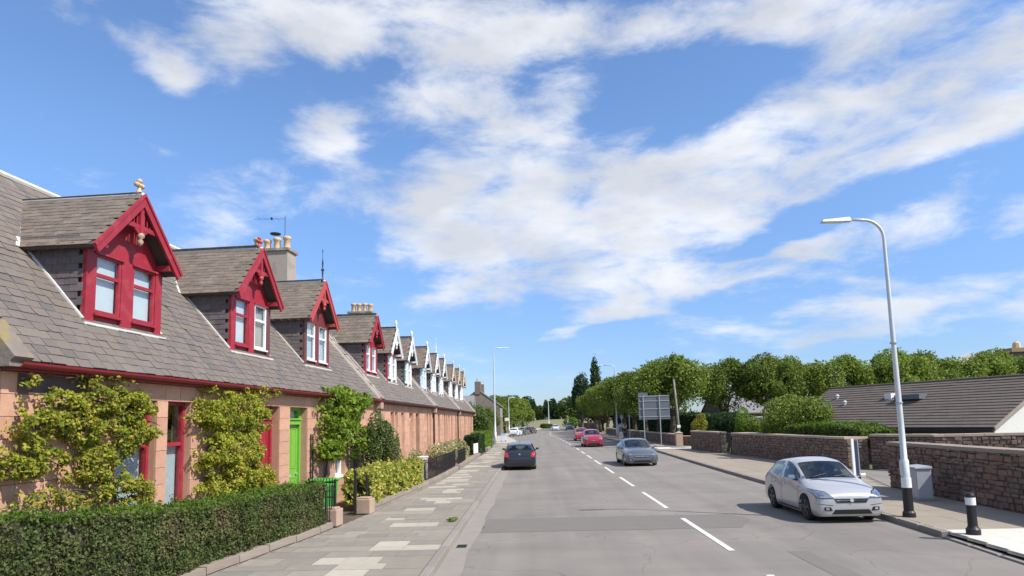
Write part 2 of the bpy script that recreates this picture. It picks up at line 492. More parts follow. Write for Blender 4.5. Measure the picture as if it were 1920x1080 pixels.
L_rose = leafmat('rose_leaf', [(0.124, 0.176, 0.022), (0.323, 0.372, 0.033), (0.174, 0.247, 0.030), (0.544, 0.516, 0.045), (0.087, 0.124, 0.018), (0.372, 0.413, 0.045), (0.644, 0.454, 0.075), (0.223, 0.310, 0.038)])
L_wist = leafmat('wisteria_leaf', [(0.110, 0.170, 0.018), (0.187, 0.280, 0.025), (0.275, 0.370, 0.035), (0.121, 0.200, 0.020), (0.231, 0.330, 0.030)])
L_hedge = leafmat('privet_leaf', [(0.056, 0.101, 0.027), (0.113, 0.177, 0.041), (0.176, 0.213, 0.060), (0.086, 0.146, 0.037), (0.252, 0.251, 0.102), (0.071, 0.139, 0.029), (0.215, 0.189, 0.090)], col2=(0.212, 0.190, 0.085), c2scale=1.5, c2lo=.50, c2hi=.72, var=.4)
L_hedgetop = leafmat('new_growth_leaf', [(0.112, 0.208, 0.029), (0.158, 0.265, 0.031), (0.090, 0.151, 0.023), (0.203, 0.246, 0.047)])
L_vari = leafmat('variegated_leaf', [(0.133, 0.200, 0.026), (0.500, 0.458, 0.079), (0.200, 0.272, 0.040), (0.700, 0.572, 0.158), (0.100, 0.157, 0.026), (0.367, 0.386, 0.053)])
L_bush = leafmat('evergreen_leaf', [(0.057, 0.101, 0.023), (0.103, 0.156, 0.034), (0.138, 0.193, 0.046), (0.081, 0.120, 0.031)])
L_tree = leafmat('lime_tree_leaf', [(0.084, 0.136, 0.026), (0.170, 0.230, 0.040), (0.242, 0.307, 0.048), (0.129, 0.187, 0.032), (0.314, 0.360, 0.066)])
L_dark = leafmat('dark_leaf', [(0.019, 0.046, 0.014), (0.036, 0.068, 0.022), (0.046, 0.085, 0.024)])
L_light = leafmat('bright_leaf', [(0.117, 0.204, 0.022), (0.169, 0.264, 0.033), (0.091, 0.156, 0.022), (0.221, 0.300, 0.044)])
L_yel = leafmat('golden_leaf', [(0.360, 0.340, 0.030), (0.240, 0.260, 0.030), (0.450, 0.420, 0.060), (0.160, 0.200, 0.030)])
L_conif = leafmat('conifer_leaf', [(0.038, 0.072, 0.034), (0.060, 0.101, 0.044), (0.075, 0.127, 0.055)])
L_flower = leafmat('garden_flower', [(0.120, 0.192, 0.044), (0.084, 0.144, 0.033), (0.600, 0.420, 0.220), (0.168, 0.216, 0.066), (0.720, 0.660, 0.440), (0.096, 0.156, 0.033)])


# ------------------------------------------------------------------ builders
def obj(name, me, parent=None, loc=(0, 0, 0), rot=(0, 0, 0), scale=None):
    o = bpy.data.objects.new(name, me)
    COL.objects.link(o)
    o.parent = parent
    o.location = loc
    o.rotation_euler = rot
    if scale:
        o.scale = scale
    return o


def tag(o, label=None, cat=None, group=None, kind=None):
    if label:
        o['label'] = label
    if cat:
        o['category'] = cat
    if group:
        o['group'] = group
    if kind:
        o['kind'] = kind
    return o


def thing(name, label, cat, loc=(0, 0, 0), rz=0.0, group=None):
    o = obj(name, None, None, loc, (0, 0, rz))
    o.empty_display_size = 0.3
    return tag(o, label, cat, group)


class MB:
    def __init__(self):
        self.v = []
        self.f = []

    def add(self, vs, fs):
        n = len(self.v)
        self.v += [tuple(p) for p in vs]
        self.f += [tuple(i + n for i in f) for f in fs]
        return self

    def box(self, x0, x1, y0, y1, z0, z1):
        return self.add([(x0, y0, z0), (x1, y0, z0), (x1, y1, z0), (x0, y1, z0), (x0, y0, z1), (x1, y0, z1), (x1, y1, z1), (x0, y1, z1)],
                        [(0, 3, 2, 1), (4, 5, 6, 7), (0, 1, 5, 4), (1, 2, 6, 5), (2, 3, 7, 6), (3, 0, 4, 7)])

    def hexa(self, p):
        return self.add(p, [(0, 3, 2, 1), (4, 5, 6, 7), (0, 1, 5, 4), (1, 2, 6, 5), (2, 3, 7, 6), (3, 0, 4, 7)])

    def prism(self, poly, d):
        """poly: list of 3D points, extruded by vector d"""
        n = len(poly)
        d = Vector(d)
        vs = [Vector(p) for p in poly] + [Vector(p) + d for p in poly]
        return self.add(vs, [tuple(reversed(range(n))), tuple(range(n, 2 * n))] + [(i, (i + 1) % n, n + (i + 1) % n, n + i) for i in range(n)])

    def bar(self, a, b, w, h, upv=(0, 0, 1)):
        """rectangular bar from a to b: w across, h along upv"""
        a = Vector(a)
        b = Vector(b)
        t = (b - a).normalized()
        s = t.cross(Vector(upv)).normalized()
        u = s.cross(t)
        s = s * w / 2
        u = u * h / 2
        return self.hexa([a - s - u, a + s - u, b + s - u, b - s - u, a - s + u, a + s + u, b + s + u, b - s + u])

    def tube(self, pts, rs, n=8, cap=True):
        pts = [Vector(p) for p in pts]
        if isinstance(rs, (int, float)):
            rs = [rs] * len(pts)
        base = []
        prev = None
        for i, p in enumerate(pts):
            t = (pts[min(i + 1, len(pts) - 1)] - pts[max(i - 1, 0)]).normalized()
            if prev is None:
                a = Vector((0, 0, 1)) if abs(t.z) < .9 else Vector((1, 0, 0))
                s = t.cross(a).normalized()
            else:
                s = (prev - t * prev.dot(t)).normalized()
            prev = s
            u = t.cross(s)
            base.append([p + (s * math.cos(2 * math.pi * k / n) + u * math.sin(2 * math.pi * k / n)) * rs[i] for k in range(n)])
        vs = [q for r in base for q in r]
        fs = []
        for i in range(len(pts) - 1):
            for k in range(n):
                k2 = (k + 1) % n
                fs.append((i * n + k, i * n + k2, (i + 1) * n + k2, (i + 1) * n + k))
        if cap:
            fs.append(tuple(reversed(range(n))))
            fs.append(tuple(range((len(pts) - 1) * n, len(pts) * n)))
        return self.add(vs, fs)

    def lathe(self, prof, c=(0, 0, 0), n=16):
        """prof: (r, z) pairs, bottom to top"""
        return self.tube([(c[0], c[1], c[2] + z) for r, z in prof], [max(r, 1e-4) for r, z in prof], n) if False else self._lathe(prof, c, n)

    def _lathe(self, prof, c, n):
        vs = []
        for r, z in prof:
            for k in range(n):
                a = 2 * math.pi * k / n
                vs.append((c[0] + r * math.cos(a), c[1] + r * math.sin(a), c[2] + z))
        fs = []
        for i in range(len(prof) - 1):
            for k in range(n):
                k2 = (k + 1) % n
                fs.append((i * n + k, i * n + k2, (i + 1) * n + k2, (i + 1) * n + k))
        fs.append(tuple(reversed(range(n))))
        fs.append(tuple(range((len(prof) - 1) * n, len(prof) * n)))
        return self.add(vs, fs)

    def build(self, name, m, parent=None, smooth=False, bevel=0.0, off=None):
        me = bpy.data.meshes.new(name)
        v = self.v if off is None else [tuple(Vector(p) - Vector(off)) for p in self.v]
        me.from_pydata(v, [], self.f)
        me.materials.append(m)
        if smooth:
            me.polygons.foreach_set('use_smooth', [True] * len(me.polygons))
        me.update()
        o = obj(name, me, parent)
        if bevel > 0:
            md = o.modifiers.new('bevel', 'BEVEL')
            md.width = bevel
            md.segments = 2
            md.limit_method = 'ANGLE'
        return o


def npmesh(name, V, F, m, smooth=False):
    """V (n,3), F (k,4) arrays -> mesh, quickly"""
    me = bpy.data.meshes.new(name)
    me.vertices.add(len(V))
    me.vertices.foreach_set('co', np.ascontiguousarray(V, dtype=np.float32).ravel())
    k = len(F)
    w = F.shape[1]
    me.loops.add(k * w)
    me.loops.foreach_set('vertex_index', np.ascontiguousarray(F, dtype=np.int32).ravel())
    me.polygons.add(k)
    me.polygons.foreach_set('loop_start', np.arange(0, k * w, w, dtype=np.int32))
    me.polygons.foreach_set('loop_total', np.full(k, w, dtype=np.int32))
    if smooth:
        me.polygons.foreach_set('use_smooth', np.ones(k, dtype=bool))
    me.materials.append(m)
    me.update(calc_edges=True)
    return me


def leaf_mesh(name, P, size, m, nrm=None, flat=0.5, aspect=1.5):
    """one folded leaf (two triangles pairs as a kinked quad) per point"""
    n = len(P)
    d = RS.normal(size=(n, 3))
    if nrm is not None:
        d = d * (1 - flat) + nrm * flat * 1.8
    d /= np.linalg.norm(d, axis=1)[:, None] + 1e-9
    a = RS.normal(size=(n, 3))
    u = np.cross(d, a)
    u /= np.linalg.norm(u, axis=1)[:, None] + 1e-9
    v = np.cross(d, u)
    s = (np.asarray(size) if np.ndim(size) else np.full(n, size)) * RS.uniform(.65, 1.35, n)
    s = s[:, None]
    U = u * s * aspect * .5
    W = v * s * .5
    K = d * s * .12
    V = np.stack([P - U, P + W * .9 - U * .1 + K, P + U, P - W * .9 - U * .1 + K], 1).reshape(-1, 3)
    F = np.arange(4 * n).reshape(-1, 4)
    return npmesh(name, V, F, m)


def vnoise(P, scale, seed=0.0):
    return np.array([mnoise.noise(Vector((p[0] * scale + seed, p[1] * scale - seed, p[2] * scale + seed * .37))) for p in P])


# ------------------------------------------------------------------ ground, road, pavements
def curve(pts):
    xs = np.array([p[0] for p in pts], float)
    ys = np.array([p[1] for p in pts], float)

    def f(y):
        # smooth (cosine-free) cubic Hermite with finite-difference tangents
        y = min(max(y, xs[0]), xs[-1])
        i = int(min(max(np.searchsorted(xs, y) - 1, 0), len(xs) - 2))
        def tg(j):
            if j == 0:
                return (ys[1] - ys[0]) / (xs[1] - xs[0])
            if j == len(xs) - 1:
                return (ys[-1] - ys[-2]) / (xs[-1] - xs[-2])
            return .5 * ((ys[j + 1] - ys[j]) / (xs[j + 1] - xs[j]) + (ys[j] - ys[j - 1]) / (xs[j] - xs[j - 1]))
        h = xs[i + 1] - xs[i]
        t = (y - xs[i]) / h
        return float((2 * t ** 3 - 3 * t * t + 1) * ys[i] + (t ** 3 - 2 * t * t + t) * h * tg(i) + (-2 * t ** 3 + 3 * t * t) * ys[i + 1] + (t ** 3 - t * t) * h * tg(i + 1))
    return f


KL = curve([(-30, -1.73), (0, -1.73), (30, -1.73), (60, -1.73), (80, -1.95), (96, -3.1), (106, -4.1), (122, -4.1), (138, -2.9), (160, -1.0), (200, 2.4), (260, 4.5), (330, 5)])
KR = curve([(-30, 7.2), (0, 7.5), (11.1, 7.83), (13.1, 8.0), (16.1, 8.17), (19, 8.30), (26.6, 8.44), (36.8, 8.72), (47, 9.1), (60, 9.35), (80, 9.3), (100, 9.2), (130, 9.6), (170, 11), (200, 12.4), (260, 14), (330, 14.5)])
CL = curve([(-30, 3.6), (12, 3.64), (28, 3.67), (45, 3.74), (60, 3.8), (80, 3.7), (95, 3.5), (118, 3.0), (140, 3.6), (170, 5), (200, 7.2), (330, 9.7)])
GW = curve([(-30, -7.4), (0, -6.9), (8, -5.95), (10, -5.58), (12.3, -5.25), (14.3, -4.93), (17.7, -4.62), (23, -4.22), (28, -3.97), (40, -3.92), (60, -3.98), (75, -4.6), (95, -5.8), (110, -6.4), (130, -6), (160, -4), (200, -1), (260, 1), (330, 1.5)])


def sheet(name, f0, f1, y0, y1, dy, z, m, th=0.0, parent=None, nx=1):
    ys = list(np.arange(y0, y1, dy)) + [y1]
    v = []
    f = []
    for i, y in enumerate(ys):
        a, b = f0(y), f1(y)
        for k in range(nx + 1):
            v.append((a + (b - a) * k / nx, y, z))
    w = nx + 1
    for i in range(len(ys) - 1):
        for k in range(nx):
            f.append((i * w + k, i * w + k + 1, (i + 1) * w + k + 1, (i + 1) * w + k))
    me = bpy.data.meshes.new(name)
    me.from_pydata(v, [], f)
    me.materials.append(m)
    return obj(name, me, parent)


def terrain(x, y):
    r = 0.0
    if y > 205:
        t = min(1, (y - 205) / 120)
        r = 3.2 * t * t * (3 - 2 * t)
        if x < 40:
            r *= min(1, max(0.15, (x + 10) / 30 + .55))
    return -0.03 + r


gx = np.concatenate([np.linspace(-900, -80, 8), np.linspace(-60, 100, 33), np.linspace(140, 900, 8)])
gy = np.concatenate([np.array([-600, -200, -60, 0]), np.linspace(20, 340, 33), np.array([420, 600, 1000, 1800])])
V = np.array([(x, y, terrain(x, y)) for y in gy for x in gx])
w = len(gx)
F = np.array([(i * w + k, i * w + k + 1, (i + 1) * w + k + 1, (i + 1) * w + k) for i in range(len(gy) - 1) for k in range(w - 1)])
tag(obj('ground', npmesh('ground', V, F, M_grass, True)), kind='structure')

road = tag(sheet('road', KL, KR, -30, 205, 2.5, 0.0, M_asphalt, nx=4), kind='structure')
# far end of the road climbs gently with the ground
v = []
f = []
ys = list(np.arange(205, 331, 5))
for y in ys:
    v += [(KL(y), y, terrain(0, y) + .05 if y > 206 else 0.0), (KR(y), y, terrain(0, y) + .05 if y > 206 else 0.0)]
for i in range(len(ys) - 1):
    f.append((2 * i, 2 * i + 1, 2 * i + 3, 2 * i + 2))
me = bpy.data.meshes.new('far_road')
me.from_pydata(v, [], f)
me.materials.append(M_asphalt)
tag(obj('far_road', me), kind='structure')

# worn strips and repairs
sheet('worn_channel', lambda y: KL(y) + .004, lambda y: KL(y) + .42 + .05 * math.sin(y * 1.3), 4, 60, 1.5, .004, M_channel, parent=road)
sheet('asphalt_patch', lambda y: KL(y) + .45, lambda y: 4.9 + .3 * math.sin(y * 2), 15.2, 17.3, .3, .004, M_patch, parent=road)
sheet('asphalt_patch', lambda y: 4.6, lambda y: 5.0 + .03 * math.sin(y * 3), 6, 12.5, .5, .004, M_patch, parent=road)
marks = [(0.6, 4.6), (6.6, 10.7), (12.63, 16.74), (18.64, 22.72), (24.74, 28.72), (30.9, 34.9), (37.0, 41), (43.1, 47.1), (49.2, 53.2), (55.3, 59.3), (61.4, 65.4)]
marks += [(67.5 + 6.1 * i, 71.5 + 6.1 * i) for i in range(14)]
for a, b in marks:
    sheet('road_marking', lambda y: CL(y) - .06, lambda y: CL(y) + .06, a, b, 1.0, .008, M_line, parent=road)

# kerbs and pavements
PZ = 0.12
pl_ = tag(sheet('pavement', GW, lambda y: KL(y) - .15, -5, 330, 2, PZ - .02, M_bed, nx=3), kind='structure')
RW = curve([(-30, 10.9), (8, 10.95), (15.4, 11.1), (21.5, 11.35), (21.6, 15), (28.4, 15), (28.8, 13.5), (41.6, 12.45), (50, 11.9), (50.5, 13.5), (56, 13.5), (56.3, 12.2), (80, 12.4), (110, 12.3), (170, 14), (260, 18), (330, 19)])


def RWl(y):
    pts = [(-30, 10.9), (15.4, 11.1), (21.5, 11.35), (21.51, 16), (28.6, 16), (28.61, 13.55), (41.6, 12.45), (50, 11.95), (50.01, 14), (56, 14), (56.01, 12.2), (110, 12.3), (170, 14), (330, 19)]
    return float(np.interp(y, [p[0] for p in pts], [p[1] for p in pts]))


pr_ = tag(sheet('pavement', lambda y: KR(y) + .15, RWl, -5, 330, .5, PZ - .02, M_bed), kind='structure')
kx = MB().box(-.5, .5, -.5, .5, -.5, .5)
unit_me = {}


def unit(key, m, bev=.02):
    """unit block with softened edges, shared by all alike pieces"""
    if key in unit_me:
        return unit_me[key]
    b = .5
    c = .5 - bev
    vs = [(-b, -b, -b), (b, -b, -b), (b, b, -b), (-b, b, -b), (-b, -b, c), (b, -b, c), (b, b, c), (-b, b, c), (-c, -c, b), (c, -c, b), (c, c, b), (-c, c, b)]
    fs = [(0, 3, 2, 1), (0, 1, 5, 4), (1, 2, 6, 5), (2, 3, 7, 6), (3, 0, 4, 7), (4, 5, 9, 8), (5, 6, 10, 9), (6, 7, 11, 10), (7, 4, 8, 11), (8, 9, 10, 11)]
    me = bpy.data.meshes.new(key)
    me.from_pydata(vs, [], fs)
    me.materials.append(m)
    unit_me[key] = me
    return me


kerb_me = unit('kerb_stone', M_kerb, .06)
for par, kf, sgn in ((pl_, KL, -1), (pr_, KR, 1)):
    y = 5.0 if sgn < 0 else 9.0
    while y < 62:
        ln = .9
        x0, x1 = kf(y), kf(y + ln)
        flush = sgn > 0 and y < 13.4 or sgn > 0 and 50 < y < 56
        h = .03 if flush else .12
        obj('kerb_stone', kerb_me, par, ((x0 + x1) / 2 + sgn * .075, y + ln / 2, h - .10 + .003), (0, 0, -math.atan2(x1 - x0, ln)), (.146, ln - .012, .20))
        y += ln
    b = MB()
    while y < 200:
        ln = 3
        x0, x1 = kf(y), kf(y + ln)
        b.hexa([(x0, y, -.05), (x0 + sgn * .15, y, -.05), (x1 + sgn * .15, y + ln, -.05), (x1, y + ln, -.05), (x0, y, .12), (x0 + sgn * .15, y, .12), (x1 + sgn * .15, y + ln, .12), (x1, y + ln, .12)])
        y += ln + .02
    tag(b.build('far_kerb_stones', M_kerb, par), kind='stuff')

slab_me = unit('paving_slab', M_slab, .008)
slabp_me = unit('pale_paving_slab', M_slabp, .008)
slabr_me = unit('concrete_slab', M_slabr, .008)
rr = random.Random(5)
y = 6.2
far = MB()
farp = MB()
cnt = 0
while y < 75:
    d = rr.choice([.44, .50, .58])
    x1 = KL(y + d / 2) - .16
    xe = GW(y + d / 2) + .05
    xx = x1
    first = True
    # a darker patched column next to the kerb, then slabs
    run0 = rr.uniform(.3, 1.3)
    run1 = run0 + rr.choice([.6, .7, .9, 1.2])
    band = rr.random() < .58
    while xx - xe > .15:
        wd = rr.choice([.5, .65, .85, 1.0]) if not first else rr.choice([.45, .7, .9])
        if xx - wd - xe < .3:
            wd = xx - xe
        pale = band and run0 < x1 - (xx - wd / 2) < run1 and y > 9
        if cnt < 290 and y < 46:
            o = obj('paving_slab', slabp_me if pale else slab_me, pl_, (xx - wd / 2, y + d / 2, PZ - .03 + rr.uniform(-.003, .003)), (rr.uniform(-.003, .003), rr.uniform(-.003, .003), 0), (wd - .014, d - .014, .06))
            if pale:
                o['label'] = 'paler, newer paving slab'
            cnt += 1
        else:
            (farp if pale else far).box(xx - wd + .007, xx - .007, y + .007, y + d - .007, PZ - .06, PZ + rr.uniform(-.003, .003))
        xx -= wd
        first = False
    y += d
tag(far.build('far_paving_slabs', M_slab, pl_), kind='stuff')
tag(farp.build('far_pale_slabs', M_slabp, pl_), kind='stuff')
sheet('far_paving', GW, lambda y: KL(y) - .15, 75, 330, 3, PZ, M_slabp, parent=pl_)
y = 13.7
while y < 50:
    d = .9
    x0 = KR(y + d / 2) + .16
    xe = min(RWl(y + .01), RWl(y + d)) - .01
    if 21 < y < 28.6:
        xe = 11.35 + (y - 21.5) / 7 * 2.1
    n = max(1, round((xe - x0) / .9))
    for k in range(n):
        wd = (xe - x0) / n
        obj('concrete_slab', slabr_me, pr_, (x0 + wd * (k + .5), y + d / 2, PZ - .03 + rr.uniform(-.002, .002)), (0, 0, 0), (wd - .010, d - .010, .06))
    y += d
sheet('far_paving', lambda y: KR(y) + .15, RWl, 56.0, 330, 2, PZ - .001, M_slabr, parent=pr_)
sheet('pale_crossing_slabs', lambda y: KR(y) + .16, lambda y: 11.0, 4, 13.65, .5, PZ - .018, M_bed, parent=pr_)
# pale blister-free crossing slabs at the dropped kerb
y = 6.3
while y < 13.5:
    x = KR(y + .3) + .17
    k = 0
    while x < 10.9:
        o = obj('crossing_slab', unit('crossing_slab', M_buff, .006), pr_, (x + .3, y + .3, PZ - .03), (0, 0, 0), (.594, .594, .06))
        x += .6
    y += .6
# drive between the walls, drive further up
sheet('driveway_apron', lambda y: 11.4 + (y - 21.5) / 7 * 2.1, lambda y: 22, 21.6, 28.5, .5, PZ - .012, M_asphalt, parent=pr_)
sheet('pale_threshold', lambda y: 14.45, lambda y: 22, 27.9, 28.5, .3, PZ - .004, M_buff, parent=pr_)
sheet('pale_threshold', lambda y: KR(y) + .5, lambda y: 14, 51.4, 54.6, .5, PZ - .006, M_buff, parent=pr_)
tag(sheet('garden_ground', lambda y: -12, lambda y: GW(y) + .0, -5, 75, 2, .10, M_soil), kind='structure')
# dry grass rising beyond the bend
v = []
f = []
ys = np.arange(208, 321, 4.0)
xs = np.arange(-40, 101, 5.0)
for y in ys:
    for x in xs:
        v.append((x, y, terrain(x, y) + .02))
w = len(xs)
for i in range(len(ys) - 1):
    for k in range(w - 1):
        f.append((i * w + k, i * w + k + 1, (i + 1) * w + k + 1, (i + 1) * w + k))
me = bpy.data.meshes.new('field')
me.from_pydata(v, [], f)
me.materials.append(M_field)
tag(obj('field', me), kind='structure')

# ------------------------------------------------------------------ cottages
TH = math.atan(1.15)
CT, ST = math.cos(TH), math.sin(TH)
RIDGE_X, RIDGE_Z, EAVE_X, EAVE_Z = -3.3, 7.52, 0.2, 3.5
SLOPE = (EAVE_X - RIDGE_X) / CT


def roofp(s, y, h=0.0):
    """point on the front roof slope: s metres up the slope, h above it"""
    return (EAVE_X - s * CT + h * ST, y, EAVE_Z + s * ST + h * CT)


def slate_variant(key, m, cut):
    vs2 = [(.5, -.5 + cut), (.5 - cut * .3, .5 - cut * .5), (-.5, .5), (-.5, -.5), (.5 - cut, -.5)]
    n = len(vs2)
    vs = [(x, y, 0) for x, y in vs2] + [(x, y, 1) for x, y in vs2]
    fs = [tuple(range(n, 2 * n))] + [(i, (i + 1) % n, n + (i + 1) % n, n + i) for i in range(n)]
    me = bpy.data.meshes.new(key)
    me.from_pydata(vs, [], fs)
    me.materials.append(m)
    return me


SLATE_ME = [slate_variant('slate', M_slate, c) for c in (.02, .05, .09, .14)]


class Slates:
    """slates gathered into one mesh"""
    def __init__(self):
        self.b = MB()

    def put(self, p, ex, ey, en, L, W, T, tilt=.03):
        p = Vector(p)
        ex, ey, en = Vector(ex), Vector(ey), Vector(en)
        a = ex * (L / 2)
        c = ey * (W / 2)
        up_ = en * T
        lift = en * (L * tilt)
        q = [p - a - c, p + a - c + lift, p + a + c + lift, p - a + c]
        self.b.hexa([*q, *[r + up_ for r in q]])


def cells(u0, u1, z0, z1, ops):
    us = sorted({u0, u1, *[o[0] for o in ops], *[o[1] for o in ops]})
    zs = sorted({z0, z1, *[o[2] for o in ops], *[o[3] for o in ops]})
    for a, b in zip(us, us[1:]):
        for c, d in zip(zs, zs[1:]):
            if not any(o[0] <= (a + b) / 2 <= o[1] and o[2] <= (c + d) / 2 <= o[3] for o in ops):
                yield a, b, c, d


def add_window(t, y0, y1, z0, z1, frame_m, backing, x=-.16, sash=.5, sill_m=None, detail=True):
    """sash window set back in an opening; x is the glass plane"""
    fwid = .07
    b = MB()
    b.box(x - .05, x + .05, y0, y0 + fwid, z0, z1)
    b.box(x - .05, x + .05, y1 - fwid, y1, z0, z1)
    b.box(x - .05, x + .05, y0 + fwid, y1 - fwid, z1 - fwid, z1)
    b.box(x - .05, x + .05, y0 + fwid, y1 - fwid, z0, z0 + fwid)
    zm = z0 + (z1 - z0) * sash
    wo = b.build('window', frame_m, t)
    MB().box(x - .04, x + .04, y0 + fwid, y1 - fwid, zm - .035, zm + .035).build('meeting_rail', frame_m, wo)
    MB().box(x - .012, x - .004, y0 + fwid, y1 - fwid, z0 + fwid, zm - .035).build('pane', M_glass, wo)
    MB().box(x + .004, x + .012, y0 + fwid, y1 - fwid, zm + .035, z1 - fwid).build('pane', M_glass, wo)
    MB().box(x - .12, x - .10, y0 + .03, y1 - .03, z0 + .03, z1 - .03 if backing is not M_net2 else zm).build('blind' if backing is M_blind else 'curtain', backing, wo)
    if sill_m:
        MB().box(x + .05, x + .22, y0 - .03, y1 + .03, z0 - .06, z0 + .015).build('window_sill', sill_m, wo)
    return wo


M_net2 = M_net


def add_door(t, y0, y1, z0, z1, leaf_m, trim_m, fan=True, x=-.24, label=None):
    zt = z1 - .47 if fan else z1 - .07
    d = MB()
    d.box(x - .03, x, y0 + .08, y1 - .08, z0, zt)
    do = d.build('door', leaf_m, t)
    if label:
        do['label'] = label
    f = MB()
    f.box(x - .06, x + .07, y0, y0 + .08, z0, z1)
    f.box(x - .06, x + .07, y1 - .08, y1, z0, z1)
    f.box(x - .06, x + .07, y0 + .08, y1 - .08, z1 - .07, z1)
    f.build('door_frame', trim_m, do)
    w = y1 - y0 - .16
    for (a, b_) in ((.08, .44), (.56, .92)):
        for (c, e) in ((.10, .40), (.50, .96)):
            h = zt - z0
            ya, yb = y0 + .08 + w * a, y0 + .08 + w * b_
            za, zb = z0 + h * c, z0 + h * e
            p = MB()
            p.box(x, x + .012, ya, yb, za, za + .03)
            p.box(x, x + .012, ya, yb, zb - .03, zb)
            p.box(x, x + .012, ya, ya + .03, za + .03, zb - .03)
            p.box(x, x + .012, yb - .03, yb, za + .03, zb - .03)
            p.box(x, x + .006, ya + .06, yb - .06, za + .06, zb - .06)
            p.build('door_panel', leaf_m, do)
    if fan:
        b = MB()
        b.box(x - .03, x + .10, y0 + .08, y1 - .08, zt, zt + .13)
        b.box(x - .03, x + .14, y0 + .05, y1 - .05, zt + .13, zt + .17)
        b.build('transom', trim_m, do)
        MB().box(x - .01, x, y0 + .08, y1 - .08, zt + .17, z1 - .07).build('fanlight', M_glass, do)
        MB().box(x - .10, x - .09, y0 + .08, y1 - .08, zt + .17, z1 - .07).build('blind', M_net, do)
    k = MB().tube([(x, y1 - .16, z0 + 1.05), (x + .05, y1 - .16, z0 + 1.05)], [.028, .034], 10)
    k.build('door_knob', M_lead, do)
    MB().box(x, x + .01, (y0 + y1) / 2 - .12, (y0 + y1) / 2 + .12, z0 + .98, z0 + 1.04).build('letter_plate', M_lead, do)
    return do


